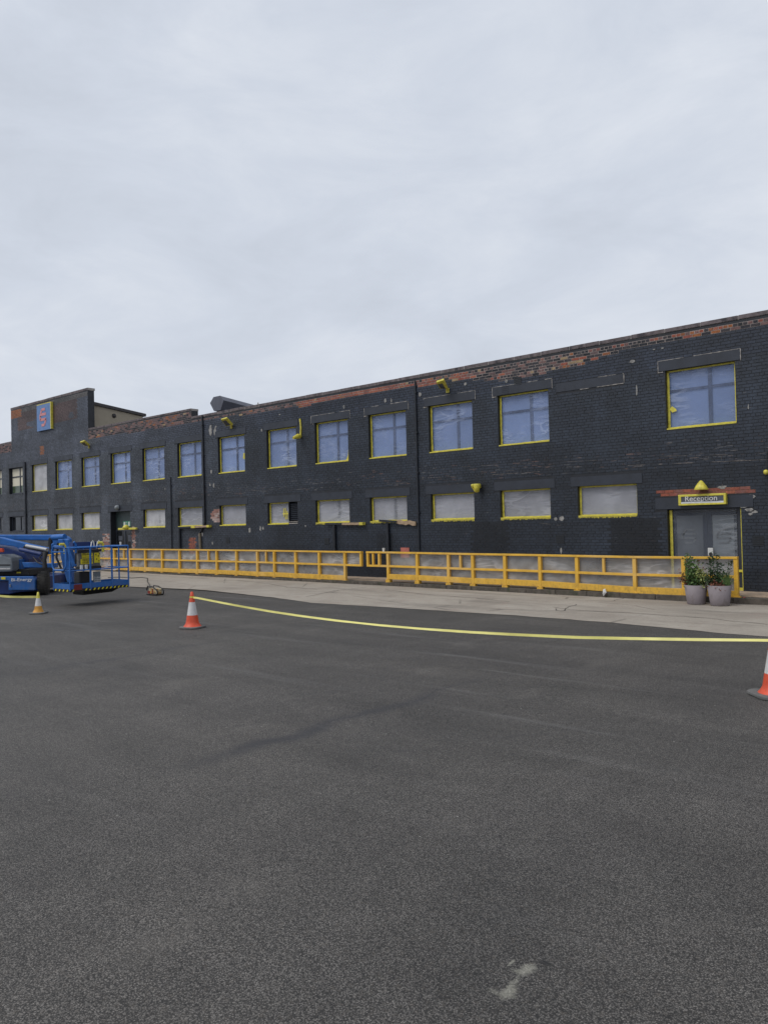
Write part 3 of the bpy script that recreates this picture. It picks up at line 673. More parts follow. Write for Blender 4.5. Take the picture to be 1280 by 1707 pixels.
# ------------------------------------------------------------------ windows
def window(a, b, z0, z1, kind, i, nxt=None):
    w = bpy.data.objects.new('window', None); COL.objects.link(w); w.location = ((a+b)/2, D+.1, z0); w.parent = bld; WP.append(w)
    yf = D+.15                              # front of the frame
    tall = z1-z0 > 1.2; fm = 'frame' if kind == 'bare' else ('frameblue' if tall else 'frame')
    t = .055; mb = MB()
    mb.box(a, a+t, yf, yf+.06, z0, z1); mb.box(b-t, b, yf, yf+.06, z0, z1); mb.box(a+t, b-t, yf, yf+.06, z0, z0+t); mb.box(a+t, b-t, yf, yf+.06, z1-t, z1)
    split = kind in ('bare', 'blue', 'white') or (not tall and kind == 'split')
    xm = a+(b-a)*.62; zt_ = z0+(z1-z0)*.655; mw = .045
    if split: mb.box(xm-mw, xm+mw, yf-.004, yf+.06, z0+t, z1-t)
    if tall:
        if split: mb.box(a+t, xm-mw, yf, yf+.06, zt_-.035, zt_+.035); mb.box(xm+mw, b-t, yf, yf+.06, zt_-.035, zt_+.035)
    mb.build('frame', M[fm], w)
    # opening casement frame, one step back
    panes = []
    if tall: panes = [(a+t, xm-mw, z0+t, zt_-.035), (xm+mw, b-t, z0+t, zt_-.035), (a+t, xm-mw, zt_+.035, z1-t), (xm+mw, b-t, zt_+.035, z1-t)]
    elif split: panes = [(a+t, xm-mw, z0+t, z1-t), (xm+mw, b-t, z0+t, z1-t)]
    else: panes = [(a+t, b-t, z0+t, z1-t)]
    for j, (p0, p1, q0, q1) in enumerate(panes):
        mb = MB(); mb.box(p0, p1, yf+.03, yf+.036, q0, q1)
        if kind == 'bare':
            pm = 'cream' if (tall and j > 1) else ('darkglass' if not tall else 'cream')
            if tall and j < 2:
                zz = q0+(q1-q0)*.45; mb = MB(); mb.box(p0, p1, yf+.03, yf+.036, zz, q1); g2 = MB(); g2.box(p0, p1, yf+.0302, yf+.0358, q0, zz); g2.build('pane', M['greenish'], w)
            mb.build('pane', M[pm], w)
        else: mb.build('pane', M['paneblue' if (tall and kind != 'white') else 'blind'], w)
    if kind == 'bare':
        g2 = MB(); g2.box(a-.01, b+.01, D-.03, D+.15, z0-.045, z0); g2.build('sill', M['lintel'], w); return
    # plastic sheet and masking tape
    sh = MB(); sheet(sh, a+.035, b-.035, z0+.03, z1-.03, yf-.020, .005, 16, 12, i*3.3, random.choice((.5, -.6, .9, .3)))
    fm_ = {'blue': 'filmblue', 'plain': 'filmclear', 'split': 'filmclear', 'white': 'filmwhite'}[kind]
    sh.build('plastic_sheet', M[fm_], w)
    tw = .055+.01*random.random(); mb = MB(); y0, y1 = yf-.045, yf-.024
    tl = MB()
    def strip(p0, p1, q0, q1, vert, ragl=.012):
        n = 10; P = []; Qv = []
        for k in range(n+1):
            u = k/n
            r_ = ragl*noise.noise(Vector((u*6, i*1.7, q0+p0)))
            if vert: P.append((p0, q0+(q1-q0)*u)); Qv.append((p1+r_, q0+(q1-q0)*u))
            else: P.append((p0+(p1-p0)*u, q0)); Qv.append((p0+(p1-p0)*u, q1+r_))
        vs = [(x_, y0, z_) for x_, z_ in P]+[(x_, y0, z_) for x_, z_ in Qv]+[(x_, y1, z_) for x_, z_ in P]+[(x_, y1, z_) for x_, z_ in Qv]; m_ = n+1
        fs = []
        for k in range(n): fs += [(k, k+1, m_+k+1, m_+k), (2*m_+k, 3*m_+k, 3*m_+k+1, 2*m_+k+1), (k, 2*m_+k, 2*m_+k+1, k+1), (m_+k, m_+k+1, 3*m_+k+1, 3*m_+k)]
        tl.add(vs, fs)
    lw = 1.0 if i > 7 else .75
    strip(a+.002, a+tw*lw, z0+tw, z1-.03, True)
    if i > 9 or not tall: strip(b-tw*.8, b-.002, z0+tw, z1-.03, True, .004)
    strip(a+.002, b-.002, z1-.042, z1-.002, False, .004)
    strip(a+.002, b-.002, z0+.002, z0+tw, False, .010)
    tl.build('masking_tape', M['tape'], w)
    # taped sill that comes forward to the wall face
    sl_ = MB(); sl_.box(a+.005, b-.005, D-.012 if not tall else D-.008, yf-.046, z0-.004, z0+(.030 if tall else .034)); sl_.build('sill', M['tape'], w)
    if not tall and i >= 9:   # torn tape fringe hanging below the sill
        fr = MB(); x_ = a+.01
        while x_ < b-.03:
            ww = random.uniform(.03, .055); h = random.uniform(.02, .055); fr.box(x_, x_+ww*.75, D-.018, D-.0135, z0-h, z0+.012); x_ += ww
        fr.build('tape_fringe', M['tapedull'], w)
WP = []
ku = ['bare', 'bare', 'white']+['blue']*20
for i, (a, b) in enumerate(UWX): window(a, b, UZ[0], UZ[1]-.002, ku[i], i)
kl = ['bare', 'bare', 'white', 'white', 'white', 'white', 'plain', 'plain', 'plain', 'split', 'split', 'plain', 'plain', 'plain', 'plain']
for i, (a, b) in enumerate(LWX): window(a, b, LZ[0], LZ[1], kl[i], i)
# loose tape: corner flap of one upper window and scraps
mb = MB(); A = UWX[10]; mb.add([(A[1]-.002, D+.098, 4.44), (A[1]-.22, D+.098, 4.44), (A[1]-.12, D+.098, 4.62), (A[1]-.075, D+.098, 5.0), (A[1]-.05, D+.098, 5.6), (A[1]-.002, D+.098, 5.6)], [(0, 1, 2, 3, 4, 5)])
A = UWX[14]; mb.add([(A[0]+.05, D+.098, 4.95), (A[0]+.12, D+.098, 4.85), (A[0]+.24, D+.096, 4.88), (A[0]+.22, D+.096, 4.94), (A[0]+.12, D+.098, 5.02)], [(0, 1, 2, 3, 4)])
A = UWX[8]; mb.add([(A[1]-.24, D+.098, 4.95), (A[1]-.13, D+.098, 4.9), (A[1]-.10, D+.098, 5.15), (A[1]-.2, D+.098, 5.18)], [(0, 1, 2, 3)])
A = LWX[8]; 
for k in range(3): mb.box(A[1]-.42+k*.1, A[1]-.375+k*.1, D+.098, D+.1, 2.35+(k == 0)*.1, 2.80-(k == 2)*.12)
mb.box(A[1]-.46, A[1]-.14, D+.0965, D+.0975, 2.55, 2.6)
mb.build('loose_tape', M['tape'], bld)
# louvre beside the narrow window
lv = bpy.data.objects.new('louvre', None); COL.objects.link(lv); lv.location = (-22.3, D+.1, 2.17); lv.parent = bld; WP.append(lv)
g = MB(); g.box(-22.55, -22.04, D+.2, D+.25, 2.17, 3.03); g.build('louvre_back', M['backboard'], lv)
for k in range(9):
    z = 2.32+k*.075; g = MB(); g.hexa([(-22.54, D+.06, z), (-22.05, D+.06, z), (-22.05, D+.15, z+.055), (-22.54, D+.15, z+.055), (-22.54, D+.06, z+.012), (-22.05, D+.06, z+.012), (-22.05, D+.15, z+.067), (-22.54, D+.15, z+.067)]); g.build('slat', M['lintel'], lv)
g = MB(); g.box(-22.54, -22.05, D-.01, D+.2, 2.175, 2.21); g.box(-22.54, -22.05, D+.02, D+.2, 2.25, 2.27); g.build('sill', M['joint'], lv)
# air bricks
for qx, qy in ((934, 899), (545, 902), (842, 650), (1264, 902), (380, 901), (863, 635)):
    c = onY(qx, qy, D); ab = bpy.data.objects.new('air_brick', None); COL.objects.link(ab); ab.location = c; ab.parent = bld; WP.append(ab)
    g = MB(); g.box(c.x-.13, c.x+.13, D-.014, D-.010, c.z-.12, c.z+.12); g.build('grille', M['backboard'], ab)
    g = MB()
    for k in range(5): g.box(c.x-.13, c.x+.13, D-.021, D-.0141, c.z-.12+k*.052, c.z-.10+k*.052)
    g.build('grille_bars', M['pipe'], ab)

# ------------------------------------------------------------------ left entrance
dr = bpy.data.objects.new('door', None); COL.objects.link(dr); dr.location = (-35.03, D+.3, WZ); dr.parent = bld; WP.append(dr); dr['label'] = 'dark green office door below an exit sign'
a, b = -35.96, -34.1
g = MB(); g.box(a, b, D+.30, D+.34, 2.12, 3.01); g.build('overdoor_panel', M['greendoor'], dr)
g = MB(); g.box(a, a+.07, D+.28, D+.34, WZ, 2.12); g.box(b-.07, b, D+.28, D+.34, WZ, 2.12); g.box(a+.07, b-.07, D+.28, D+.34, 2.02, 2.12); g.box(a+.80, a+.9, D+.285, D+.34, WZ, 2.02); g.build('frame', M['frame'], dr)
g = MB(); g.box(a+.07, a+.80, D+.31, D+.32, WZ, 2.02); g.box(a+.9, b-.07, D+.31, D+.32, WZ, 2.02); g.build('pane', M['darkglass'], dr)
g = MB(); g.box(a+.22, a+.6, D+.302, D+.306, 1.55, 1.78); g.box(a+1.1, a+1.5, D+.302, D+.306, 1.50, 1.82); g.box(a+.3, a+.55, D+.302, D+.306, 1.1, 1.2); g.build('notice', M['signgrey'], dr)
es = thing('exit_sign', 'small green exit sign with white running figure above the far left doorway', 'sign', (-34.85, D+.29, 2.28))
g = MB(); g.box(-35.22, -34.52, D+.26, D+.295, 2.24, 2.52); g.build('sign_panel', M['green'], es)
g = MB(); yy = D+.256
g.box(-35.16, -35.0, yy, yy+.003, 2.28, 2.48); g.box(-34.74, -34.60, yy, yy+.003, 2.28, 2.48)          # door symbols
g.box(-34.93, -34.88, yy, yy+.003, 2.43, 2.48); g.beam((-34.90, yy, 2.42), (-34.87, yy, 2.35), .03, .003); g.beam((-34.87, yy, 2.36), (-34.80, yy, 2.29), .022, .003); g.beam((-34.88, yy, 2.35), (-34.96, yy, 2.30), .022, .003)
g.build('pictogram', M['white'], es)
dl = thing('doorway_lamp', 'yellow tape wrapped lamp on a bar over the far left doorway', 'wall lamp', (-34.6, D, 1.9))
c = onY(210, 881, D-.15)
g = MB(); g.beam(onY(198, 882, D-.12), onY(228, 881, D-.12), .10, .10); g.build('taped_bar', M['tape'], dl, bevel=.02)
g = MB(); g.lathe([(.02, -.05), (.14, -.03), (.17, .05), (.10, .15), (.02, .18)], onY(210, 881, D-.2), 14); g.build('lamp_head', M['tape'], dl)
dm = thing('dome_light', 'grey dome light above the far left doorway lintel', 'wall lamp', (-34.9, D, 3.05))
c = onY(197.5, 846, D-.02); g = MB(); g.lathe([(.02, -.20), (.08, -.18), (.12, -.11), (.13, 0)], (c.x, D-.018, c.z), 14, 'Y'); g.build('dome_cover', M['grey'], dm)
g = MB(); g.lathe([(.15, -.04), (.15, 0)], (c.x, D-.017, c.z), 14, 'Y'); g.build('mounting_ring', M['lintel'], dm)

# ------------------------------------------------------------------ reception entrance
rd = bpy.data.objects.new('reception_door', None); COL.objects.link(rd); rd.location = (-6.8, D+.2, WZ); rd.parent = bld; WP.append(rd); rd['label'] = 'glazed double door covered in a clear dust sheet'
a, b = -7.71, -5.87; yd = D+.17
g = MB(); g.box(a, a+.09, yd, yd+.08, WZ, 2.30); g.box(b-.16, b, yd, yd+.08, WZ, 2.30); g.box(a+.09, b-.16, yd, yd+.08, 2.20, 2.30); g.build('frame', M['frame'], rd)
xs2 = (a+.10, -6.76, -6.68, b-.17)
for k in range(2):
    p0, p1 = (xs2[0], xs2[1]-.002) if k == 0 else (xs2[1]+.002, xs2[3]); lf = bpy.data.objects.new('door_leaf', None); COL.objects.link(lf)
    lf.location = ((p0+p1)/2, yd, WZ); lf.parent = rd; WP.append(lf)
    # kept to thing > part > sub-part: leaves are empties replaced by joined meshes
    bpy.data.objects.remove(lf); WP.pop()
    s0 = .06 if k == 0 else .12; g = MB(); g.box(p0, p0+s0, yd+.01, yd+.06, WZ+.02, 2.195); g.box(p1-(.10 if k == 0 else .06), p1, yd+.01, yd+.06, WZ+.02, 2.195); g.box(p0+s0, p1-.06, yd+.012, yd+.058, 2.12, 2.195); g.box(p0+s0, p1-.06, yd+.012, yd+.058, WZ+.02, WZ+.2)
    g.build('door_leaf', M['frameblue'], rd)
    g = MB(); g.box(p0+s0, p1-.06, yd+.03, yd+.036, WZ+.2, 2.12); g.build('pane', simple('door_glass', (.28, .31, .34) if k else (.14, .155, .18), .12, var=.2, vs=2), rd)
    # frosted emblem on each leaf: angular double hook
    cx = -7.22 if k == 0 else -6.35; cz = 1.58; s_ = .17; y_ = yd+.024; w_ = .05
    g = MB()
    def seg(p, q, g=g, cx=cx, cz=cz, y_=y_, w_=w_, s_=s_): g.beam((cx+p[0]*s_, y_, cz+p[1]*s_), (cx+q[0]*s_, y_, cz+q[1]*s_), .004, w_, up=Vector((0, 0, 1)))
    for p, q in (((-.5, 1), (.8, 1)), ((-1.05, .1), (-.5, 1)), ((-1.0, .35), (1.0, .35)), ((-1.0, -.3), (1.0, -.3)), ((-.7, -1), (.55, -1)), ((.55, -1), (1.0, -.3)), ((-1.1, .2), (-1.0, -.3))): seg(p, q)
    g.build('frosted_emblem', M['fadedlogo'], rd)
g = MB(); sheet(g, a+.08, b-.15, WZ+.05, 2.26, yd-.03, .03, 36, 30, 4.4, -.7); g.build('plastic_sheet', M['filmdoor'], rd)
g = MB(); g.box(a+.015, a+.085, yd-.06, yd-.035, WZ+.02, 2.27); g.box(b-.028, b-.004, D+.04, yd-.002, WZ+.02, 2.27); g.build('masking_tape', M['tape'], rd)
g = MB(); g.box(b-.16, b-.03, yd-.03, yd-.003, WZ+.0, WZ+.07); g.box(b-.16, b-.03, yd-.03, yd-.003, WZ+.46, WZ+.52); g.build('masking_tape', M['tape'], rd)
g = MB(); g.box(-6.73, -6.60, yd-.09, yd-.05, 1.08, 1.28); g.build('lock_box', M['white'], rd, bevel=.008)
g = MB(); g.lathe([(.045, -.02), (.045, 0)], (-6.655, yd-.091, 1.125), 16, 'Y'); g.build('lock_dial', M['ink'], rd)
g = MB(); g.box(-6.70, -6.66, yd-.075, yd-.05, .93, 1.02); g.build('handle', M['chrome'], rd)

sg = thing('reception_sign', 'white lettered Reception sign boxed in yellow tape above the glazed door', 'sign', (-6.77, D-.12, 2.38))
x0, x1, z0, z1 = -7.36, -6.18, 2.385, 2.665; ys = D-.14
g = MB(); g.box(x0+.01, x1-.01, ys+.01, D-.017, z0+.01, z1-.01); g.build('sign_box', M['signgrey'], sg)
g = MB(); t = .055
g.box(x0, x1, ys-.004, D-.018, z1-t, z1); g.box(x0, x1, ys-.004, D-.018, z0, z0+t*.9); g.box(x0, x0+t*1.3, ys-.004, D-.018, z0+t*.9, z1-t); g.box(x1-t, x1, ys-.004, D-.018, z0+t*.9, z1-t); g.build('masking_tape', M['tape'], sg, bevel=.006)
def text(s, size, loc, mat, parent, rot=(math.pi/2, 0, 0), ext=.002, name='lettering', sx=1):
    cu = bpy.data.curves.new('t', 'FONT'); cu.body = s; cu.size = size; cu.extrude = ext; cu.align_x = 'CENTER'; cu.align_y = 'CENTER'; cu.offset = .0015
    o = bpy.data.objects.new('t', cu); COL.objects.link(o); dg = bpy.context.evaluated_depsgraph_get(); me = bpy.data.meshes.new_from_object(o.evaluated_get(dg)); bpy.data.objects.remove(o)
    me.materials.clear(); me.materials.append(M[mat]); o = bpy.data.objects.new(name, me); COL.objects.link(o); o.parent = parent; o.location = loc; o.rotation_euler = rot; o.scale = (sx, 1, 1); return o
text('Reception', .19, (-6.79, ys+.002, 2.548), 'white', sg, sx=1.05)
g = MB(); sheet(g, x0+t*1.3, x1-t, z0+.045, z0+.088, ys-.003, .010, 24, 6, 8.1, .1); g.build('plastic_sheet', simple('sagging_white_plastic', (.62, .63, .66), .3), sg)

# ------------------------------------------------------------------ taped lamps and fittings
def thick_lamp(): pass
cl = thing('cone_wall_lamp', 'conical wall lamp wrapped in yellow plastic above the Reception sign', 'wall lamp', onY(1169, 817, D))
c = onY(1169.5, 816.5, D-.13)
g = MB(); g.lathe([(.165, 0), (.172, .02), (.135, .09), (.085, .165), (.035, .225), (.010, .238)], (c.x, D-.17, c.z), 24); g.build('wrapped_shade', M['tape'], cl)
g = MB(); g.box(c.x-.04, c.x+.04, D-.15, D-.009, c.z+.08, c.z+.15); g.build('wall_bracket', M['tapedull'], cl)
bl = thing('taped_bell', 'small round yellow taped fitting hanging by a wire at the right edge', 'fitting', onY(1276, 787, D))
c = onY(1276.5, 787, D-.08); g = MB(); g.lathe([(.01, -.06), (.045, -.045), (.06, 0), (.045, .045), (.01, .06)], c, 14); g.build('taped_ball', M['tape'], bl)
g = MB(); g.tube([c+Vector((.01, 0, .05)), Vector((c.x+.02, D-.02, c.z+.5))], .006, 6); g.build('wire', M['ink'], bl)
g = MB(); g.box(c.x-.02, c.x+.02, D-.08, D-.009, c.z-.02, c.z+.02); g.build('wall_bracket', M['ink'], bl)
def flood(quad, arm, label, off=(.50, .14)):
    """taped floodlight: flat head tilted outwards and down; quad = lens corners (top left, top right, bottom right, bottom left)"""
    q = [onY(*quad[0], D-off[0]), onY(*quad[1], D-off[0]), onY(*quad[2], D-off[1]), onY(*quad[3], D-off[1])]
    foot = onY(*arm, D-.01); t = thing('taped_floodlight', label, 'floodlight', foot)
    n = (q[1]-q[0]).cross(q[3]-q[0]).normalized()
    if n.z < 0: n = -n
    g = MB(); g.hexa([q[0], q[1], q[2], q[3]]+[p+n*.07 for p in q]); g.build('lamp_head', M['tape'], t, bevel=.012)
    u = q[1]-q[0]; v = q[3]-q[0]; c = [q[0]+u*.10+v*.22, q[1]-u*.30+v*.22, q[2]-u*.30-v*.10, q[3]+u*.10-v*.10]
    g = MB(); g.hexa([p-n*.008 for p in c]+[p-n*.001 for p in c]); g.build('lens', M['signgrey'], t)
    g = MB(); g.tube([q[2]-u*.15+n*.05, foot+Vector((0, -.02, 0))], .04, 8); g.box(foot.x-.06, foot.x+.06, D-.04, D-.0095, foot.z-.07, foot.z+.07); g.build('arm', M['tapedull'], t)
flood([(727, 637.5), (739.5, 633.5), (746, 647.5), (733.5, 648.5)], (746.5, 651), 'yellow taped floodlight over the fifth tall window, tight under red bricks')
flood([(368, 699.5), (377.5, 697), (387.5, 708.5), (377, 711)], (386, 711.5), 'yellow taped floodlight right of the long downpipe, above a window')
flood([(133, 737.5), (140.5, 735), (149, 742.5), (142, 744)], (148.5, 745), 'small yellow taped floodlight at the right foot of the raised gable')
cp = thing('taped_camera', 'yellow taped camera and conduit at the upper right of a blue filmed window', 'camera', onY(499, 727, D))
c = onY(501, 728, D-.03); tp = onY(500, 698, D-.03); g = MB(); g.tube([tp, onY(501.5, 712, D-.03), c], .035, 8); g.build('conduit', M['tape'], cp)
g = MB(); g.tube([c, onY(497, 727, D-.16), onY(489, 730, D-.42)], [.06, .10, .055], 10); g.build('camera_body', M['tape'], cp)
bh = thing('bulkhead_lamp', 'yellow wrapped cup shaped lamp right above a lower window corner', 'wall lamp', onY(796, 813, D))
c = onY(796, 813, D-.12); g = MB(); g.lathe([(.02, -.15), (.065, -.14), (.10, 0), (.125, .09), (.11, .12), (.02, .125)], (c.x, D-.16, c.z), 18); g.build('wrapped_shade', M['tape'], bh)
g = MB(); g.box(c.x-.03, c.x+.05, D-.15, D-.009, c.z+.0, c.z+.08); g.build('wall_bracket', M['tape'], bh)
g = MB(); q = onY(787.5, 811, D-.06); g.lathe([(.01, -.06), (.03, -.04), (.045, .02), (.05, .06), (.01, .08)], q, 12); g.tube([q+Vector((.02, 0, -.05)), q+Vector((.06, .03, -.15))], .02, 8); g.build('sensor', M['tape'], bh)

# drainpipes
def pipe(pxs, r, label, nm='drainpipe', brackets=True, foot=None, mat='pipe'):
    a = onY(*pxs[0], D-.06); b = onY(*pxs[-1], D-.06); xm = (a.x+b.x)/2
    t = thing(nm, label, 'pipe', (xm, D, b.z))
    pts = [(xm, D-.012-r, a.z), (xm, D-.012-r, b.z)] if foot is None else [(xm, D-.012-r, a.z)]+[tuple(onY(*q, D-.012-r)) for q in foot]
    g = MB(); g.tube(pts, r, 8); g.build('pipe', M[mat], t)
    if brackets:
        z = a.z-.4
        while z > b.z+.3:
            g = MB(); g.box(xm-r-.03, xm+r+.03, D-.02-2*r, D-.009, z-.025, z+.025); g.build('bracket', M[mat], t); z -= 1.35
    return t
pipe([(335.3, 693), (341.5, 872)], .036, 'long black downpipe rising through the step in the parapet', foot=[(341.5, 872), (336, 884), (333, 889)])
t = THINGS[-1]; g = MB(); g.tube([onY(333, 889, D-.06), onY(334.5, 921, D-.06)], .06, 10); g.build('lower_pipe', M['pipebare'], t)

pipe([(283.2, 795), (285.8, 915)], .026, 'thin black pipe left of the long downpipe, below the left parapet')
pipe([(691.3, 634), (697.8, 918)], .028, 'thin black pipe running down the middle of the wall from the red brick parapet')
pipe([(41.6, 770), (43.3, 890)], .05, 'dark pipe between the far left windows below the gable sign')
for q0, q1, la in (((557.3, 876), (558, 920), 'short thick black pipe below the board under the split lower window'), ((646, 873), (647, 920), 'short thick black pipe left of the red board'), ((299, 880), (300, 915), 'short black pipe under the lower window left of the bare brick patch')):
    pipe([q0, q1], .055, la, nm='waste_pipe', brackets=False)
for (xa, ya, xb, yb_, la, side) in ((321, 878.5, 350, 877, 'taped bent board ledge crossing the long downpipe', 0), (572, 873.2, 606, 873, 'straight wooden board ledge with yellow taped right end', 1), (660, 869.5, 692, 871.5, 'rough warped board ledge right of the second short pipe', 2)):
    A = onY(xa, ya, D-.09); B = onY(xb, yb_, D-.09); t = thing('board_ledge', la, 'board', A)
    if side == 2:
        pts = []
        for k in range(7):
            u = k/6; P_ = A.lerp(B, u); pts.append(P_+Vector((0, 0, .05+.02*math.sin(k*2))))
        bot = [p+Vector((0, 0, -.10-.05*abs(math.sin(k*1.7)))) for k, p in enumerate(pts)]
        g = MB(); g.prism(pts+bot[::-1], (0, .07, 0)); g.build('board', M['wood'], t)
    else:
        g = MB(); g.beam(A, B, .14, .085); g.build('board', M['wood'], t)
        g = MB(); e = (B-A).normalized(); g.beam(B-e*.15, B+e*.02, .155, .10); 
        if side == 0: g.beam(A-e*.02, A+e*.28, .155, .10)
        g.build('tape_wrap', M['tape'], t)
    g = MB(); Lf = A+(A-B).normalized()*(B-A).length*.9; g.beam(Lf, A-(A-B)*.05, .06, .07); g.build('dark_ledge', M['pipe'], t)

# gable sign with emblem
gs = thing('gable_sign', 'blue square sign with coral hooked emblem on the raised gable', 'sign', (-42.9, D-.2, 7.9))
ya = D-.13; A = onY(61, 676, ya); B = onY(84.3, 671, ya); zt = (A.z+B.z)/2; zb = (onY(63, 718.5, ya).z+onY(84.5, 715, ya).z)/2; x0, x1 = A.x, B.x
g = MB(); g.box(x0, x1, ya, D-.012, zb, zt); g.build('sign_box', M['logoblue'], gs)
g = MB(); g.box(x1+.001, x1+.03, ya, D-.012, zb, zt); g.box(x0, x1+.03, ya-.004, D-.012, zt+.001, zt+.04); g.box(x1-.05, x1+.03, ya-.006, ya-.001, zb, zt); g.build('masking_tape', M['tape'], gs)
cx = (x0+x1)/2-.06; cz = (zb+zt)/2; s_ = (zt-zb)*.30; g = MB(); y_ = ya-.008
for p, q in (((-.35, 1), (.55, 1)), ((-.85, .15), (-.35, 1)), ((-.55, .38), (.8, .38)), ((-.72, -.28), (.78, -.28)), ((-.45, -1), (.35, -1)), ((.35, -1), (.78, -.28)), ((-.85, .2), (-.72, -.36))):
    g.beam((cx+p[0]*s_, y_, cz+p[1]*s_), (cx+q[0]*s_, y_, cz+q[1]*s_), .012, s_*.34)
g.build('emblem', M['coral'], gs)

# ------------------------------------------------------------------ things on and behind the roof
bb_ = thing('beige_extension', 'beige clad building with dark sloping roof edge behind the parapet', 'building', (-38.5, 24, 6.6))
XP = -38.5; g = MB()
def onX(x, y, X):
    d = ray(x, y); return CAMP+d*(X/d.x)
P1 = onX(147, 668, XP); P2 = onX(242, 690, XP); sl2 = (P2.z-P1.z)/(P2.y-P1.y); ye = P2.y
g.prism([(XP, 20.7, 6.5), (XP, ye-.15, 6.5), (XP, ye-.15, P2.z-.16), (XP, 20.7, P1.z+sl2*(20.7-P1.y)-.16)], (-8, 0, 0)); g.build('wall', M['beige'], bb_)
g = MB(); za = P1.z+sl2*(20.7-P1.y); g.prism([(XP+.10, 20.7, za-.16), (XP+.10, ye, P2.z-.15), (XP+.10, ye, P2.z), (XP+.10, 20.7, za)], (-8.2, 0, 0)); g.build('roof', M['roofdark'], bb_)
c = onX(190, 693, XP); g = MB(); g.lathe([(.12, 0), (.12, .03), (.02, .10)], (XP+.001, c.y, c.z), 14, 'X'); g.build('round_vent', M['roofdark'], bb_)
dt = thing('roof_duct', 'dark grey faceted duct lying on the roof behind the parapet', 'duct', (-28.7, 23, 6.5))
prof = [(351, 672), (356.5, 662), (367.5, 659.7), (373, 667), (368, 683), (357.5, 685)]; P_ = [onY(a, b, 21.6) for a, b in prof]
g = MB(); off = Vector((.05, 3.6, -.42)); g.prism(P_, off); o = g.build('duct_body', M['duct'], dt)
g = MB(); cc = sum(P_, Vector())/6; g.prism([cc+(p-cc)*1.03+Vector((0, -.02, 0)) for p in P_], (0, .019, 0)); g.build('end_cap', M['duct'], dt)
g = MB(); g.box(cc.x-.3, cc.x-.2, 21.8, 21.9, 6.5, cc.z-.3); g.box(cc.x+.2, cc.x+.3, 21.8, 21.9, 6.5, cc.z-.3); g.box(cc.x-.1, cc.x+.1, 24, 24.1, 6.5, cc.z-.5); g.build('support_leg', M['duct'], dt)

# ------------------------------------------------------------------ yellow fence
YF = 18.72
def fence(posts, shorts, label, endhalf=None, colsheet=True, zt=None, zb=None):
    pts = [onY(q[0], 940, YF).x for q in posts]
    f = thing('yellow_fence', label, 'fence', ((pts[0]+pts[-1])/2, YF, WZ), 'yellow fences of the walkway')
    tops = [onY(q[0], q[1], YF).z for q in posts]; bots = [onY(q[0], q[2], YF).z for q in posts]
    for i, q in enumerate(posts):
        half = q[3] if len(q) > 3 else 0; x = pts[i]; zt_ = tops[i]; zb_ = bots[i] if not half else zt_-.48
        g = MB(); big = .046 if not half else .04; g.box(x-big, x+big, YF-.035, YF+.06, zb_-.02, zt_-.056); g.build('post', M['fence'], f, bevel=.006)
        if not half: g = MB(); g.box(x-.09, x+.09, YF-.05, YF+.08, WZ-.012, zb_-.021 if zb_-.021 > WZ else WZ+.01); g.build('foot_plate', M['fence'], f)
    for i in range(len(posts)-1):
        x0, x1 = pts[i], pts[i+1]
        if len(posts[i]) > 3 and posts[i][3] == 2: continue
        ta, tb = tops[i], tops[i+1]; hf = (len(posts[i]) > 3 and posts[i][3]) or (len(posts[i+1]) > 3 and posts[i+1][3])
        ma, mb_ = (ta-.50, tb-.50)
        g = MB(); e0 = .046 if i == 0 else 0; e1 = .046 if i == len(posts)-2 else 0
        g.hexa([(x0-e0, YF-.05, ta-.055), (x1+e1, YF-.05, tb-.055), (x1+e1, YF+.07, tb-.055), (x0-e0, YF+.07, ta-.055), (x0-e0, YF-.05, ta), (x1+e1, YF-.05, tb), (x1+e1, YF+.07, tb), (x0-e0, YF+.07, ta)]); g.build('top_rail', M['fence'], f, bevel=.005)
        ins = .047 if not hf else .041
        def rail(nm, za, zb2, h, yy=0):
            g = MB(); g.hexa([(x0+ins, YF-.03+yy, za), (x1-ins, YF-.03+yy, zb2), (x1-ins, YF+.05, zb2), (x0+ins, YF+.05, za), (x0+ins, YF-.03+yy, za+h), (x1-ins, YF-.03+yy, zb2+h), (x1-ins, YF+.05, zb2+h), (x0+ins, YF+.05, za+h)]); g.build(nm, M['fence'], f, bevel=.005)
        rail('mid_rail', ma, mb_, .065)
        if not hf: rail('toe_board', bots[i]-.01, bots[i+1]-.01, .165)
        if colsheet and not (len(posts[i]) > 3 and posts[i][3] == 3):
            g = MB(); sd = i*1.37+len(posts)
            lo = (bots[i]+.1) if not hf else ma
            sheet(g, x0+.02, x1-.02, lo, min(ta, tb)-.03, YF+.075, .045, 22, 14, sd, random.choice((.55, -.5, .7, -.7)))
            # sheets taped in the plane of the bay: skew to follow the rail
            g.v = [(v[0], v[1], v[2]+((v[0]-x0)/(x1-x0))*(max(ta, tb)-min(ta, tb))*(1 if tb > ta else -0)) for v in g.v]
            g.build('plastic_sheet', M['filmfence'], f)
    for sx in shorts:
        x = onY(sx, 930, YF).x; i = max(k for k in range(len(pts)) if pts[k] <= x); t_ = (x-pts[i])/(pts[i+1]-pts[i]); ta = tops[i]+(tops[i+1]-tops[i])*t_
        g = MB(); g.box(x-.03, x+.03, YF-.028, YF+.045, ta-.434, ta-.056); g.build('baluster', M['fence'], f)
    return f
right = [(613.5, 919.3, 943, 3), (632.5, 919.4, 943, 3), (647, 919.6, 965), (695.5, 920.5, 967), (747.5, 921.5, 970), (788, 922.3, 972.5), (841.5, 923, 974.5), (900, 924, 977.5), (961.5, 925.2, 982), (1057.5, 927, 988.5), (1139, 927.6, 992), (1226.5, 928, 996.5)]
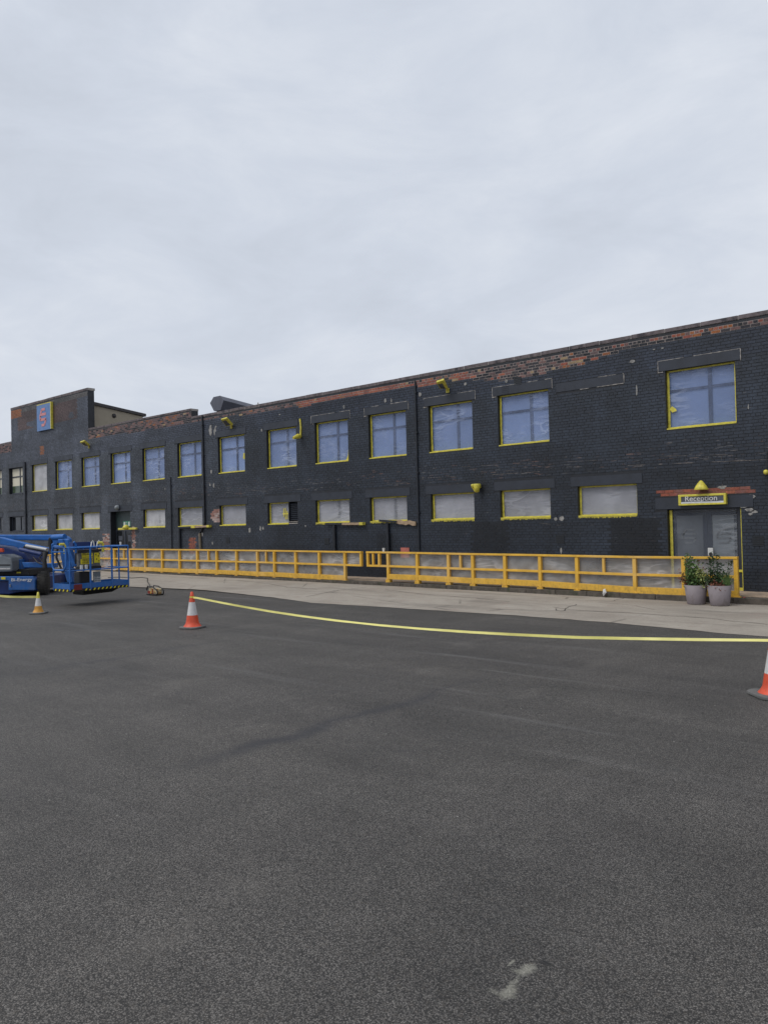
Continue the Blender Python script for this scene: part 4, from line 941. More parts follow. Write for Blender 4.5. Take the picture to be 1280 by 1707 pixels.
left = [(54, 928.5, 962, 3), (84, 924, 958, 3), (114, 919, 953), (157, 914.3, 949), (191, 914.5, 949.5), (217, 914.8, 950.5), (242.5, 915, 951.5), (270.5, 915.2, 953), (299.5, 915.5, 954.3), (329, 915.7, 955), (361.5, 916, 956.5), (394.5, 916.3, 958), (429.3, 916.7, 960), (457.5, 917, 961), (493, 917.6, 963), (532.3, 918.2, 965), (575, 918.8, 967), (602, 919.2, 943, 1)]
left[0] = (54, 928.5, 962); left[1] = (84, 924, 958)
fence(right, [622, 767.5, 1005.8], 'right hand yellow fence of sheeted bays ending beside the two planters')
fence(left, [206.6, 347.7, 443.7], 'left hand yellow fence of sheeted bays running behind the blue lift')
cpth = tag((lambda g: (g.lathe([(.035, 0), (.045, .13)], onY(639.5, 920.3, YF)+Vector((0, 0, .0)), 12), g.build('cup', M['white']))[1])(MB()), 'white cup standing on the yellow rail beside the fence gap', 'cup')
rbd = MB(); A = onY(668, 921, D-.03); B = onY(682, 921, D-.03); zt_ = onY(675, 913, D-.03).z; rbd.box(A.x, B.x, D-.035, D-.012, zt_-.34, zt_)
o = rbd.build('red_panel', M['redboard']); tag(o, 'pinkish red panel fixed low on the black wall just above the right fence', 'panel')

# ------------------------------------------------------------------ cones and tape
def cone(c, h, mats, label, tilt=0, sides=(.24, .05), rag=False, basew=.40, rot=.3):
    t = thing('traffic_cone', label, 'traffic cone', c); t.rotation_euler = (0, tilt, 0)
    mlow, mband, mtop = mats; r0 = .145*h/.75; r1 = .028*h/.75; zb = .045
    def rad(z): return r0+(r1-r0)*(z-zb)/(h-zb)
    L_ = [('lower_body', mlow, zb, h*.36), ('reflective_band', mband, h*.36+.001, h*.72), ('upper_body', mtop, h*.72+.001, h)]
    loc = Vector(c)
    for nm, mt, a, b in L_:
        g = MB(); pr = [(rad(a)+.001, a), (rad((a+b)/2), (a+b)/2), (rad(b)+.001, b)]
        if nm == 'lower_body': pr = [(r0*1.28, zb-.005), (r0*1.12, zb+.02)]+[(rad(zb+.07), zb+.07)]+pr[1:]
        if nm == 'upper_body': pr += [(rad(b)*.7, b+.004)]
        g.lathe(pr, (0, 0, 0), 28); g.build(nm, M[mt], t)
    g = MB(); n = 8; poly = []; w = basew/2; k = .32
    for x_, y_ in ((-1, -1+k), (-1+k, -1), (1-k, -1), (1, -1+k), (1, 1-k), (1-k, 1), (-1+k, 1), (-1, 1-k)):
        cx_ = x_*w; cy_ = y_*w; poly.append((cx_*math.cos(rot)-cy_*math.sin(rot), cx_*math.sin(rot)+cy_*math.cos(rot), .004))
    g.prism(poly, (0, 0, .036)); g.build('base', M['conebase'], t, bevel=.008)
    return t
def at(x, y): v = gnd(x, y); return (v.x, v.y, 0)
C1 = at(321, 1047); C2 = at(64, 1023); C3 = at(1292, 1161)
cone(C1, .76, ('red', 'conewhite', 'red'), 'orange red and white traffic cone standing left of centre, tape tied to its tip', 0, basew=.46)
cone(C2, .55, ('oldorange', 'conewhite', 'tape'), 'short faded yellow orange cone in front of the blue lift wheel', 0, basew=.40, rot=.75)
cone(C3, .74, ('red', 'conewhite', 'red'), 'orange red cone with grey base cut off by the right edge', 0, basew=.50, rot=.75)
t1 = THINGS[-3]
# crumpled dent shown on the right cone: left smooth
for C, h in ((C1, .76),):
    g = MB(); g.lathe([(.052, h-.16), (.052, h-.16+.0), (.046, h-.09)], C, 20); o = g.build('tape_wrap', M['tape']); o.parent = t1; o['_w'] = 1
def tape(P, label, w=.075, tw=-.45):
    mb = MB(); n = len(P); vs = []
    for i, p in enumerate(P):
        d = (P[min(i+1, n-1)]-P[max(i-1, 0)]).normalized(); side = d.cross(Vector((0, 0, 1))).normalized(); u = Vector((0, 0, 1))
        ang = tw+.30*math.sin(i*.13)+.10*math.sin(i*.7); v = u*math.cos(ang)+side*math.sin(ang)
        for s_, th in ((-1, -.0012), (1, -.0012), (1, .0012), (-1, .0012)): vs.append(p+v*s_*w/2+side*th)
    fs = []
    for i in range(n-1):
        for k in range(4): a = 4*i+k; b = 4*i+(k+1) % 4; fs.append((a, b, b+4, a+4))
    mb.add(vs, fs, None, False); o = mb.build('barrier_tape', M['hazard']); return tag(o, label, 'barrier tape')
def zsp(keys, x):
    if x <= keys[0][0]: return keys[0][1]
    for (a, za), (b, zb) in zip(keys, keys[1:]):
        if a <= x <= b: t = (x-a)/(b-a); return za+(zb-za)*t
    return keys[-1][1]
dx_, dy_ = C3[0]-C1[0], C3[1]-C1[1]
def onTape(x, y):
    d = ray(x, y); nrm = Vector((-dy_, dx_, 0)); t = (Vector(C1)-CAMP).dot(nrm)/d.dot(nrm); return CAMP+d*t
kx = [(v.x, v.z) for v in (onTape(q[0], q[1]) for q in [(327, 996.5), (370, 1005.5), (410, 1012.5), (450, 1019.5), (500, 1027), (560, 1035), (630, 1042.5), (700, 1048.5), (780, 1054), (860, 1058.5), (960, 1063), (1050, 1065), (1160, 1066.5), (1280, 1067.5)])]
ks = []
for i in range(len(kx)): a = max(0, i-1); b = min(len(kx)-1, i+1); ks.append((kx[i][0], (kx[a][1]+2*kx[i][1]+kx[b][1])/4 if 0 < i < len(kx)-1 else kx[i][1]))
P_ = []
for k in range(81):
    x = C1[0]+.03+(C3[0]-.06-C1[0])*k/80; P_.append(Vector((x, C1[1]+(C3[1]-C1[1])*(x-C1[0])/(C3[0]-C1[0]), zsp(ks, x))))
tape(P_, 'yellow barrier tape sagging from the middle cone to the right cone', .038)
A = onY(62, 995, C2[1]); B = Vector((-24.5, 8.9, .5)); P_ = [A.lerp(B, k/30)+Vector((0, 0, -.10*math.sin(math.pi*k/30))) for k in range(31)]
tape(P_, 'yellow barrier tape from the short faded cone to the left edge', .06)

# ------------------------------------------------------------------ generator
gp = gnd(258, 993); gn = thing('portable_generator', 'small dirty cream and red site transformer in a black tube frame', 'transformer', gp)
def GQ(x, y, dz=0): return onY(x, y, gp.y+dz)
g = MB(); A = GQ(247.5, 992); B = GQ(262, 992); zt_ = GQ(258, 979.5).z; g.box(A.x, B.x-.02, gp.y, gp.y+.20, .04, zt_-.03); g.build('casing', M['gencream'], gn, bevel=.04)
g = MB(); g.box(A.x-.02, A.x+.10, gp.y-.012, gp.y+.1, .05, zt_-.12); g.box(B.x-.26, B.x-.22, gp.y-.014, gp.y+.05, .04, zt_-.05); g.build('end_panel', M['genred'], gn)
g = MB(); g.box(A.x+.12, B.x-.32, gp.y-.012, gp.y-.001, .12, zt_-.2); g.box(B.x-.19, B.x-.06, gp.y-.012, gp.y-.001, .12, zt_-.14); g.build('label_plate', M['oldorange'], gn)
for dy in (0, .22):
    g = MB(); X0, X1 = A.x-.06, B.x+.05; g.tube([(X0, gp.y-.02+dy, .03), (X1-.03, gp.y-.02+dy, .03), (X1, gp.y-.02+dy, .08), (X1, gp.y-.02+dy, zt_-.12), (X1-.06, gp.y-.02+dy, zt_-.06), (X0+.32, gp.y-.02+dy, zt_+.02), (X0+.05, gp.y-.02+dy, zt_+.03), (X0, gp.y-.02+dy, zt_-.10)], .02, 8); g.build('tube_frame', M['blackmetal'], gn)
cbp = [gnd(246, 976), gnd(245.5, 971, .04), gnd(246, 964.5, .1), gnd(236, 963.5, .1), gnd(220, 964, .1), gnd(200, 962, .12), gnd(180, 963, .1)]
cbp = [Vector((A.x+.02, gp.y+.1, zt_-.05))]+[Vector((p.x, p.y, gz(p.x, p.y)+.02)) for p in cbp[1:]]
g = MB(); g.tube(cbp, .014, 6); tag(g.build('power_cable', M['ink']), 'thin black cable trailing from the transformer across the concrete', 'cable')

# ------------------------------------------------------------------ planters
def planter(c, h, rt, rb2, label):
    t = thing('planter', label, 'planter', c)
    g = MB(); n = 36; pr = [(rb2*.94, 0), (rb2, .015), (rt, h), (rt-.02, h+.002), (rt-.035, h-.03), (rt-.05, h-.10)]
    g.lathe(pr, (0, 0, 0), n); g.build('pot', M['pot'], t)
    g = MB(); g.lathe([(rt-.048, h-.07), (.05, h-.05)], (0, 0, 0), 20); g.build('soil', M['soil'], t)
    return t
def leafy(t, stems, rnd, nm, mat, size, dens, spread=.05):
    g = MB(); sm_ = MB()
    for base, tip, n, r in stems:
        base = Vector(base); tip = Vector(tip); mid = base.lerp(tip, .55)+Vector((rnd.uniform(-.05, .05), rnd.uniform(-.05, .05), 0)); pts = []
        for k in range(7):
            u = k/6; pts.append(base*(1-u)**2+mid*2*u*(1-u)+tip*u*u)
        sm_.tube(pts, [.007*(1-k/8) for k in range(7)], 5)
        for k in range(int(n*1.7)):
            u = rnd.random()**.8; i = min(5, int(u*6)); p = pts[i].lerp(pts[i+1], u*6-i)+Vector((rnd.gauss(0, r), rnd.gauss(0, r), rnd.gauss(0, r*.8)))
            s = size*rnd.uniform(.7, 1.5); d = Vector((rnd.gauss(0, 1), rnd.gauss(0, 1), rnd.gauss(.3, .7))).normalized(); w = d.cross(Vector((rnd.random(), rnd.random(), rnd.random()))).normalized()*s*.34
            nrm = d.cross(w).normalized()*s*.12
            g.add([p, p+d*s*.45+w+nrm, p+d*s, p+d*s*.45-w+nrm, p+d*s*.5], [(0, 1, 4), (1, 2, 4), (2, 3, 4), (3, 0, 4)])
    g.build(nm, M[mat], t); return sm_
rn = random.Random(11)
p1 = onY(1160.5, 1006, 18.2); p2 = onY(1200, 1008.5, 18.15); p1.z = gz(p1.x, p1.y)+.008; p2.z = gz(p2.x, p2.y)+.008
planter(p1, .44, .255, .20, 'left mauve grey planter against the yellow fence')
planter(p2, .455, .26, .205, 'right mauve grey planter nearest the end post of the fence')
def S(c, lst, z0=.40): return [((c.x+a*.5, c.y+rn.uniform(-.05, .05), c.z+z0), (c.x+a, c.y+b, c.z+zz), n, r) for a, b, zz, n, r in lst]
sh = thing('potted_shrub', 'bushy shrub with light green leaves and tall left shoots in the left planter', 'shrub', (p1.x, p1.y, p1.z+.38))
s1 = leafy(sh, S(p1, [(-.18, 0, 1.14, 80, .045), (-.12, .05, 1.0, 90, .06), (-.02, -.05, .82, 110, .075), (.02, .1, .95, 50, .05), (-.10, -.08, .7, 110, .08), (.12, 0, .72, 70, .07)]), rn, 'leaves', 'leafmid', .055, 1)
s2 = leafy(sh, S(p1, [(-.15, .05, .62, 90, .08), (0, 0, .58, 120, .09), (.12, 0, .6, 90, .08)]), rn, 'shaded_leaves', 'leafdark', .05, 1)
s3 = leafy(sh, S(p1, [(.14, -.1, .80, 110, .06), (.22, -.08, .72, 110, .065), (.28, -.1, .62, 60, .05), (.16, -.16, .38, 30, .03)]), rn, 'variegated_leaves', 'leafyellow', .045, 1)
s4 = leafy(sh, S(p1, [(-.30, -.1, .75, 26, .035), (-.26, -.12, .58, 34, .04), (.10, .02, 1.02, 16, .02), (.16, 0, .9, 14, .02)]), rn, 'russet_leaves', 'leafred', .05, 1)
for s_ in (s2, s3, s4): o_ = len(s1.v); s1.v += s_.v; s1.f += [tuple(i+o_ for i in f) for f in s_.f]; s1.c += s_.c; s1.sm += s_.sm
s1.build('stems', M['stem'], sh)
sh = thing('potted_shrub', 'dark leaved upright shrub with russet dead growth in the right planter', 'shrub', (p2.x, p2.y, p2.z+.38))
s1 = leafy(sh, S(p2, [(-.22, 0, 1.12, 60, .045), (-.16, .05, 1.05, 60, .05), (-.05, 0, 1.14, 50, .03), (0, .05, .95, 60, .05), (-.15, -.05, .82, 110, .07), (-.05, 0, .68, 110, .08), (.22, 0, 1.05, 26, .028), (.26, .02, 1.0, 22, .03), (.12, 0, .8, 40, .05), (-.24, -.04, .6, 60, .06)]), rn, 'leaves', 'leafdark', .05, 1)
s2 = leafy(sh, S(p2, [(-.10, -.16, .50, 90, .05), (.02, -.18, .46, 110, .05), (.10, -.2, .40, 60, .04)]), rn, 'russet_leaves', 'leafred', .045, 1)
for s_ in (s2,): o_ = len(s1.v); s1.v += s_.v; s1.f += [tuple(i+o_ for i in f) for f in s_.f]; s1.c += s_.c; s1.sm += s_.sm
s1.build('stems', M['stem'], sh)
g = MB()   # grass-like blades
for k in range(90):
    a = rn.uniform(-1, 1); b0 = Vector((p2.x+.16+rn.uniform(-.04, .04), p2.y-.02+rn.uniform(-.04, .04), p2.z+.42)); tp = b0+Vector((a*.22, rn.uniform(-.1, .1), rn.uniform(.15, .42)-abs(a)*.1)); w = Vector((.006, .002, 0)); md = b0.lerp(tp, .5)+Vector((0, 0, .05))
    g.add([b0-w, b0+w, md+w, md-w, tp], [(0, 1, 2, 3), (3, 2, 4)])
g.build('grass_blades', M['leafyellow'] if False else M['leafmid'], sh)
# small weeds along the kerb
g = MB()
for k in range(420):
    x = rn.uniform(-34, -4); y = 18.62-abs(rn.gauss(0, .02)); 
    if noise.noise(Vector((x*1.3, 0, 0))) < .12: continue
    h = rn.uniform(.03, .09); b0 = Vector((x, y, gz(x, y)+.005)); tp = b0+Vector((rn.uniform(-.04, .04), rn.uniform(-.04, .01), h)); g.add([b0-Vector((.008, 0, 0)), b0+Vector((.008, 0, 0)), tp], [(0, 1, 2)])
o = g.build('kerb_weeds', M['weed']); stuff(o); tag(o, 'sparse dry weeds growing at the foot of the dark kerb', 'weeds')
# rag and a small red stub at the kerb
c = onY(1006, 988, 18.5); g = MB(); g.add([(c.x-.05, 18.58, c.z+.07), (c.x+.02, 18.55, c.z+.10), (c.x+.06, 18.54, c.z+.0), (c.x-.01, 18.5, c.z-.09), (c.x-.06, 18.56, c.z-.02), (c.x, 18.48, c.z)], [(0, 1, 5), (1, 2, 5), (2, 3, 5), (3, 4, 5), (4, 0, 5)]); tag(g.build('paper_scrap', M['white']), 'white paper scrap caught on the kerb below the fence', 'scrap')
c = gnd(1238, 1008, .06); g = MB(); g.lathe([(.07, 0), (.065, .04), (.035, .06), (.04, .13), (.02, .16)], (c.x, c.y+.12, gz(c.x, c.y)+.006), 12); tag(g.build('rusty_stub', M['genred']), 'small rusty red stub on the concrete right of the planters', 'post stub')

# ------------------------------------------------------------------ boom lift
ED = Vector((-math.sin(YAW), math.cos(YAW), 0)); ER = R0.copy()
lw = Q(75, 993, 25.6); lift = thing('boom_lift', 'blue articulated boom lift with railed work basket at the left edge', 'boom lift', (lw.x, lw.y, 0))
def slab(poly, Z, depth, name, mat, bev=.02, parent=lift):
    """profile given in picture coordinates at distance Z, real thickness along the horizontal depth direction"""
    pts = [Q(x, y, Z) for x, y in poly]; g = MB(); g.prism(pts, ED*depth); return g.build(name, M[mat], parent, bevel=bev)
def bar(a, b, name, mat, w, h=None, parent=lift, bev=.01):
    g = MB(); g.beam(a, b, w, h); return g.build(name, M[mat], parent, bevel=bev)
# chassis, seen end-on
ch = slab([(-60, 963), (66, 963), (66.5, 984), (52, 986), (28, 988), (15, 991), (-60, 991)], 25.3, 2.6, 'chassis', 'navy', .03)
slab([(-60, 961), (54, 961), (58, 966), (58, 984), (14, 984), (14, 968), (-60, 968)], 25.15, .14, 'bumper', 'blue', .02, ch)
slab([(-60, 948), (46, 949), (50, 960), (-60, 960)], 25.6, 2.0, 'turntable', 'blackmetal', .03)
tx = Q(36, 966.5, 25.12); text('Bi-Energy', .145, tx+Vector((0, 0, -.0)), 'white', lift, rot=(math.pi/2, 0, YAW), sx=1.25)
mbx = MB(); 
for q in (17.5, 46): pass
A = Q(17, 974, 25.12); g = MB(); g.beam(A, A+Vector((0, 0, -.10)), .07, .004, up=ER); g.build('data_sticker', M['white'], lift)
A = Q(5, 964, 25.1); g = MB(); g.beam(A-ER*.06, A+ER*.08, .006, .08); g.build('warning_sticker', M['signyellow'], lift)
def wheel(c, r, w, ax):
    wl = bpy.data.objects.new('wheel', None); COL.objects.link(wl); wl.location = c; wl.rotation_euler = (0, 0, ax); wl.parent = lift; WP.append(wl); wl['_local'] = 1
    g = MB(); pr = [(r*.55, -w/2), (r*.86, -w/2), (r*.97, -w*.40), (r, -w*.25), (r, w*.25), (r*.97, w*.40), (r*.86, w/2), (r*.55, w/2)]
    g.lathe(pr, (0, 0, 0), 36, 'X')
    for k in range(26):
        t = 2*math.pi*k/26; 
        for sg in (-1, 1):
            p = Vector((sg*w*.2, math.cos(t+sg*.06)*r*.995, math.sin(t+sg*.06)*r*.995)); q = Vector((sg*w*.46, math.cos(t+sg*.06)*r*.95, math.sin(t+sg*.06)*r*.95)); g.beam(p, q, .05, .025)
    g.build('tyre', M['rubber'], wl); g = MB(); g.lathe([(r*.2, w*.3), (r*.54, w*.3), (r*.56, w*.48)], (0, 0, 0), 24, 'X'); g.lathe([(r*.56, -w*.48), (r*.54, -w*.3), (r*.2, -w*.3)], (0, 0, 0), 24, 'X'); g.build('rim', M['blue'], wl)
    return wl
wc = Q(72.5, 974, 25.65); wc.z = .39; wheel(wc, .39, .34, YAW+.30)
wc2 = wc+ED*2.1; wc2.z = .39; wheel(wc2, .39, .34, YAW)
wc3 = wc-ER*2.0; wheel(wc3, .39, .34, YAW); wc4 = wc2-ER*2.0; wc4.z = .39; wheel(wc4, .39, .34, YAW)
slab([(57, 968), (70, 968), (70, 984), (57, 984)], 25.55, .25, 'axle_arm', 'navy')
# turntable bodywork
cw = slab([(-60, 926), (4, 925), (18, 930), (20, 936), (20, 953), (-60, 955)], 25.2, 1.3, 'engine_cover', 'grey', .05)
slab([(-60, 941), (17, 941), (17, 943), (-60, 943)], 25.19, .01, 'cover_groove', 'blackmetal', .0, cw); slab([(-60, 947), (17, 947), (17, 949.2), (-60, 949.2)], 25.19, .01, 'cover_groove', 'conewhite', .0, cw)
slab([(-5, 914), (4, 914.5), (5, 920.5), (-5, 921)], 25.1, .12, 'beacon', 'red', .02)
slab([(-60, 905), (8, 912), (40, 922), (47, 932), (47, 950), (-60, 950)], 26.0, 1.2, 'turret', 'navy', .04)
slab([(20, 932), (34, 933), (36, 953), (20, 953)], 25.7, .3, 'turret_panel', 'blue', .02)
A = Q(30.5, 945, 25.65); g = MB(); g.beam(A, A+Vector((0, 0, -.09)), .05, .004, up=ER); g.build('data_sticker', M['white'], lift)
A = Q(32, 954.5, 25.6); g = MB(); g.beam(A-ER*.08, A+ER*.06, .05, .04); g.build('warning_sticker', M['signyellow'], lift)
# booms
slab([(-60, 891.5), (86, 891.5), (86, 899), (82, 901), (28, 900.5), (14, 899), (-60, 904)], 25.9, .34, 'upper_boom', 'blue', .03)
slab([(-60, 893), (0, 896), (20, 901), (78, 914), (82, 920), (80, 925), (40, 913), (40, 917), (32, 919), (30, 914), (24, 911), (-60, 901)], 25.2, .30, 'lower_boom', 'blue', .02)
slab([(38, 912), (42, 907.5), (48, 910.5), (80, 919.5), (72, 923.5), (40, 917)], 25.12, .10, 'boom_recess', 'blackmetal', .01)
g = MB(); g.tube([Q(44, 910, 24.98), Q(79, 916.5, 24.5)], .055, 12); g.build('hydraulic_ram', M['chrome'], lift)
g = MB(); g.tube([Q(34, 916, 25.1), Q(70, 924, 24.7)], .07, 10); g.build('link_arm', M['navy'], lift)
slab([(36, 937.5), (66, 938), (68, 946.5), (40, 946)], 25.3, .25, 'lower_link', 'blue', .02); slab([(66, 939.5), (92, 939), (92, 946.5), (68, 946.5)], 24.6, .25, 'lower_link', 'blue', .02)
slab([(84, 893), (97, 891.5), (106, 894), (112, 899), (112, 906), (104, 903), (98, 905), (92, 914), (83, 916), (82, 909), (88, 905)], 23.8, .40, 'boom_knuckle', 'blue', .03)
slab([(80, 898), (86, 894), (86.5, 908), (80, 911)], 23.9, .30, 'knuckle_cover', 'blackmetal', .02)
g = MB(); g.tube([Q(88, 896, 23.6), Q(108, 895, 23.4)], .09, 12); g.build('knuckle_pin', M['blue'], lift)
g = MB(); g.tube([Q(76, 921, 24.4), Q(74, 933, 24.3), Q(75, 947, 24.3)], [.085, .06, .075], 10); g.build('hose_bundle', M['blackmetal'], lift)
g = MB(); g.tube([Q(55, 928, 24.8), Q(62, 937, 24.7), Q(70, 941, 24.5), Q(76, 938, 24.4)], .022, 6); g.tube([Q(72, 921, 24.5), Q(66, 930, 24.5), Q(72, 938, 24.4)], .02, 6); g.tube([Q(84, 905, 23.7), Q(83, 918, 23.7), Q(90, 926, 23.5)], .03, 6); g.build('hydraulic_hose', M['blackmetal'], lift)
slab([(96, 899), (104, 899), (116, 944), (122, 976), (114, 978), (104, 944)], 22.9, .30, 'jib_arm', 'blue', .02)
slab([(106, 898), (112, 900), (127, 944), (120, 946)], 22.7, .2, 'jib_link', 'blue', .02)
g = MB(); g.tube([Q(97, 905, 22.8), Q(94, 930, 22.8), Q(102, 948, 22.8)], .035, 6); g.tube([Q(122, 905, 22.6), Q(127, 915, 22.5), Q(126, 940, 22.5)], .03, 6); g.build('hydraulic_hose', M['blackmetal'], lift)
# basket: plan rectangle
bk = bpy.data.objects.new('work_basket', None); COL.objects.link(bk); A0 = gnd(117, 988, .40); bk.location = A0; bk.parent = lift; WP.append(bk)
B0 = gnd(214.5, 978, .42); zb0 = .41; A0.z = B0.z = zb0; e = (B0-A0).normalized(); n_ = Vector((-e.y, e.x, 0)); 
if n_.dot(ED) < 0: n_ = -n_
Lb = (B0-A0).length; Wb = .88
def K(u, v, z): return A0+e*(u*Lb)+n_*(v*Wb)+Vector((0, 0, z-zb0))
RH = 1.22; zt_ = zb0+RH
g = MB(); pts = [K(0, 0, zb0), K(1, 0, zb0), K(1, 1, zb0), K(0, 1, zb0)]; g.prism(pts, (0, 0, .035)); g.build('floor', M['blackmetal'], bk)
g = MB(); P_ = [K(.24, .1, zb0-.005), K(.86, .1, zb0-.005), K(.76, .2, zb0-.11), K(.27, .2, zb0-.13)]; g.prism(P_, n_*.55); g.build('floor_support', M['blackmetal'], bk)
for (u0, v0, u1, v1) in ((0, 0, 1, 0), (1, 0, 1, 1), (0, 1, 1, 1), (0, 0, 0, 1)):
    for z, r, nm in ((zt_, .022, 'top_rail'), (zb0+RH*.48, .018, 'mid_rail')):
        a_, b__ = K(u0, v0, z), K(u1, v1, z)
        g = MB(); g.tube([a_, b__], r, 8); g.build(nm, M['blue'], bk)
    g = MB(); g.prism([K(u0, v0, zb0+.03), K(u1, v1, zb0+.03), K(u1, v1, zb0+.22), K(u0, v0, zb0+.22)], n_*.012 if v0 == v1 else e*.012); g.build('toe_board', M['blue'], bk)
for u, v in ((0, 0), (.34, 0), (.71, .0), (1, 0), (0, 1), (.5, 1), (1, .55), (1, 1)):
    g = MB(); g.tube([K(u, v, zb0+.03), K(u, v, zt_)], .022 if u != .34 else .028, 8); g.build('upright', M['blue'], bk)
# rounded entry gate on the near left bay
g = MB(); z0_, z1_ = zb0+.60, zt_+.05; ring = [(.12, z0_+.10), (.12, z1_-.12), (.24, z1_), (.82, z1_), (.95, z1_-.12), (.95, z0_+.10), (.84, z0_), (.24, z0_), (.12, z0_+.10)]
g.tube([K(-.03, v, z) for v, z in ring], .026, 8); g.tube([K(-.03, .14, z1_-.16), K(-.03, .93, z1_-.16)], .018, 8); g.build('entry_gate', M['blue'], bk)
# hazard chevrons along the bottom edge
for k in range(14):
    u = .03+k*.07
    if .04 < u < .22: continue
    g = MB(); g.prism([K(u, -.012, zb0+.01), K(u+.022, -.012, zb0+.01), K(u+.042, -.012, zb0+.065), K(u+.02, -.012, zb0+.065)], n_*.004); g.build('hazard_stripe', M['signyellow'], bk)
for k in range(4):
    v = .12+k*.24; g = MB(); g.prism([K(-.008, v, zb0+.01), K(-.008, v+.07, zb0+.01), K(-.008, v+.03, zb0+.065), K(-.008, v-.04, zb0+.065)], e*.004); g.build('hazard_stripe', M['signyellow'], bk)
g = MB(); g.prism([K(-.004, 0, zb0), K(-.004, 1, zb0), K(-.004, 1, zb0+.075), K(-.004, 0, zb0+.075)], e*.004); g.build('edge_strip', M['blackmetal'], bk)
g = MB(); g.prism([K(0, -.006, zb0), K(1, -.006, zb0), K(1, -.006, zb0+.075), K(0, -.006, zb0+.075)], n_*.005); g.build('edge_strip', M['blackmetal'], bk)
g = MB(); g.prism([K(.06, -.02, zb0+.04), K(.19, -.02, zb0+.04), K(.19, -.02, zb0+.20), K(.06, -.02, zb0+.20)], n_*.01); g.build('reflector', M['signred'], bk)
# control console and warning panel
g = MB(); g.prism([K(.24, .35, zb0+.66), K(.61, .35, zb0+.66), K(.61, .35, zb0+1.08), K(.24, .35, zb0+1.08)], n_*.12); g.build('console', M['conebase'], bk, bevel=.02)
g = MB(); g.prism([K(.24, .30, zb0+.56), K(.61, .30, zb0+.56), K(.61, .30, zb0+.67), K(.24, .30, zb0+.67)], n_*.22); g.prism([K(.22, .3, zb0+1.085), K(.62, .3, zb0+1.085), K(.62, .3, zb0+1.15), K(.22, .3, zb0+1.15)], n_*.2); g.build('console_edge', M['blackmetal'], bk)
g = MB(); yv = .33
for u0, u1, a_, b__ in ((.29, .475, .90, 1.05), (.27, .475, .74, .885), (.50, .60, .76, 1.05)): g.prism([K(u0, yv, zb0+a_), K(u1, yv, zb0+a_), K(u1, yv, zb0+b__), K(u0, yv, zb0+b__)], n_*.006)
g.build('warning_panel', M['signyellow'], bk)
g = MB(); rr = random.Random(5); yv = .322
for row in (1.02, .99, .93, .86, .83, .79, .76):
    u = .30
    while u < .46:
        w = rr.uniform(.008, .022); g.prism([K(u, yv, zb0+row), K(u+w, yv, zb0+row), K(u+w, yv, zb0+row+.018), K(u, yv, zb0+row+.018)], n_*.004); u += w+.008
for u, z in ((.52, .98), (.56, .94), (.58, 1.0), (.53, .85), (.57, .80)): g.prism([K(u, yv, zb0+z), K(u+.018, yv, zb0+z-.01), K(u+.015, yv, zb0+z+.04), K(u+.004, yv, zb0+z+.03)], n_*.004)
g.build('warning_print', M['ink'], bk)
for u in (.26, .34):
    g = MB(); g.tube([K(u, .25, zb0+.60), K(u, .25, zb0+.72)], .045, 10); g.build('joystick_boot', M['white'], bk)
g = MB(); g.prism([K(.26, .4, zb0+.04), K(.45, .4, zb0+.04), K(.45, .4, zb0+.52), K(.26, .4, zb0+.52)], n_*.3); g.build('tool_crate', M['blackmetal'], bk, bevel=.03)
g = MB(); g.prism([K(.51, .42, zb0+.04), K(.63, .42, zb0+.04), K(.63, .42, zb0+.5), K(.51, .42, zb0+.5)], n_*.03); g.build('mesh_guard', M['grey'], bk)
g = MB()
for k in range(5): g.tube([K(.52+k*.025, .40, zb0+.06), K(.52+k*.025, .40, zb0+.36)], .008, 5)
for k in range(5): g.tube([K(.515, .40, zb0+.08+k*.06), K(.625, .40, zb0+.08+k*.06)], .008, 5)
g.build('mesh_wires', M['white'], bk)
g = MB(); g.tube([K(.13, .1, zt_-.15), K(.13, .1, zt_+.10), K(.10, .1, zt_+.17), K(.02, .1, zt_+.16)][0:3]+[K(.17, .1, zt_+.14)][:0], .03, 8)
g.build('grip_post', M['blue'], bk)
def hook(u, v, sgn=1):
    g = MB(); g.tube([K(u+.035*sgn, v, zt_-.16), K(u+.035*sgn, v, zt_+.06), K(u+.02*sgn, v, zt_+.11), K(u-.05*sgn, v, zt_+.11)], .038, 8); g.build('taped_grip', M['tape'], bk)
hook(-.04, .25); hook(.67, .5)
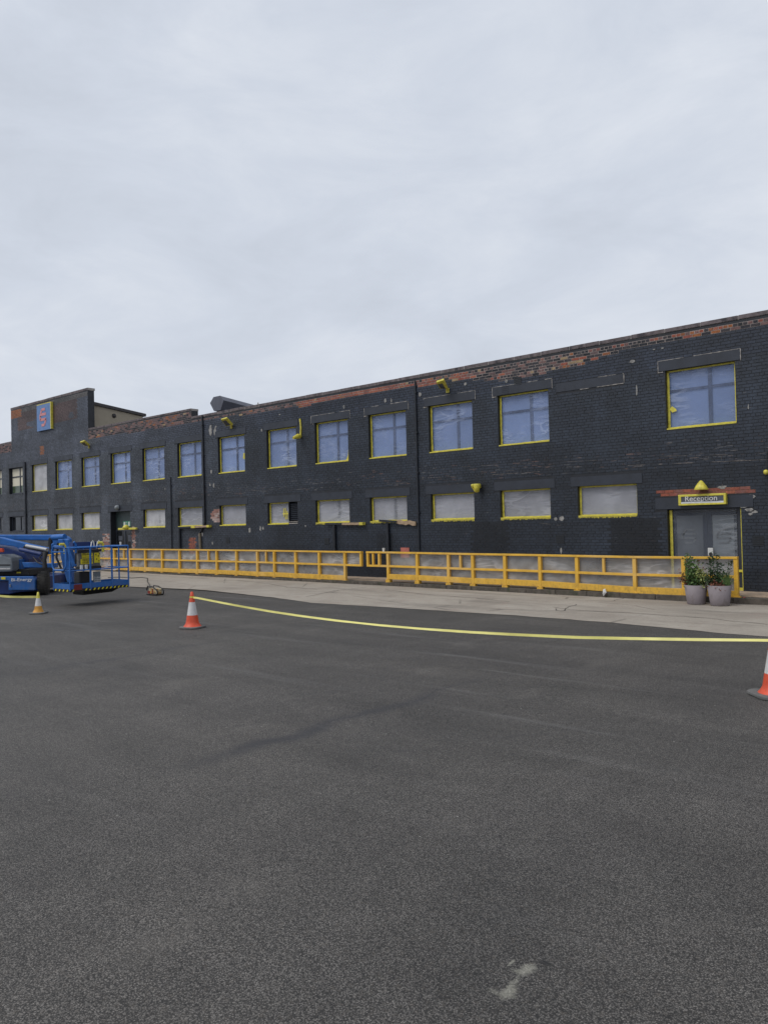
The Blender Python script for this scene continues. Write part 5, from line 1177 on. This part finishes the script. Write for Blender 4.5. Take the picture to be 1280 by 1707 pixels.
g = MB(); g.tube([K(.52, .6, zt_-.05), K(.535, .6, zt_+.14), K(.555, .6, zt_+.18), K(.575, .6, zt_+.10), K(.58, .6, zt_)], .018, 6); g.tube([K(.62, .6, zt_-.05), K(.64, .6, zt_+.14), K(.66, .6, zt_+.18), K(.68, .6, zt_+.10), K(.70, .6, zt_-.1)], .018, 6); g.build('steel_hoops', M['white'], bk)
g = MB(); g.prism([K(.34, 1.05, zt_+.01), K(.76, 1.05, zt_+.01), K(.76, 1.05, zt_+.14), K(.34, 1.05, zt_+.14)], n_*.2); g.prism([K(.34, 1.0, zt_-.08), K(.76, 1.0, zt_-.08), K(.76, 1.0, zt_-.005), K(.34, 1.0, zt_-.005)], n_*.2); g.build('rotator_beam', M['navy'], bk)
g = MB(); g.tube([K(.96, .3, zt_+.02), K(.96, .3, zt_+.12)], .028, 8); g.build('white_can', M['white'], bk)
g = MB(); sheet(g, 0, 1, 0, 1, 0, .0, 2, 2); g = MB()
pts = [K(.55, .2, zb0+.54), K(.64, .25, zb0+.60), K(.70, .2, zb0+.75), K(.72, .3, zb0+.60), K(.88, .2, zb0+.55), K(.80, .1, zb0+.52)]
g.add(pts+[K(.68, .15, zb0+.54)], [(0, 1, 6), (1, 2, 6), (2, 3, 6), (3, 4, 6), (4, 5, 6)]); g.build('plastic_rag', M['filmwhite'], bk)

# ------------------------------------------------------------------ settle parents: parts were built in world space
bpy.context.view_layer.update()
LOCAL = set()
for o in list(COL.objects):
    if o.parent is None: continue
    p = o.parent
    # cone and planter parts, and wheel parts, were built in their thing's own frame
    top = p
    if top.name.startswith(('traffic_cone', 'planter', 'wheel')) and '_w' not in o: continue
    o.matrix_parent_inverse = p.matrix_world.inverted()
    bpy.context.view_layer.update()if False else None
# nested empties (windows, wheels, basket): their own world matrices follow from their parents' inverses
bpy.context.view_layer.update()
for o in list(COL.objects):
    if o.parent is not None and o.parent.parent is not None:
        p = o.parent
        if p.name.startswith('wheel'): continue
        mw = Matrix.Translation(p.location) if not any(abs(a) > 0 for a in p.rotation_euler) else p.matrix_world.copy()
        o.matrix_parent_inverse = mw.inverted()
for o in COL.objects:
    for k in ('_w', '_local'):
        if k in o: del o[k]
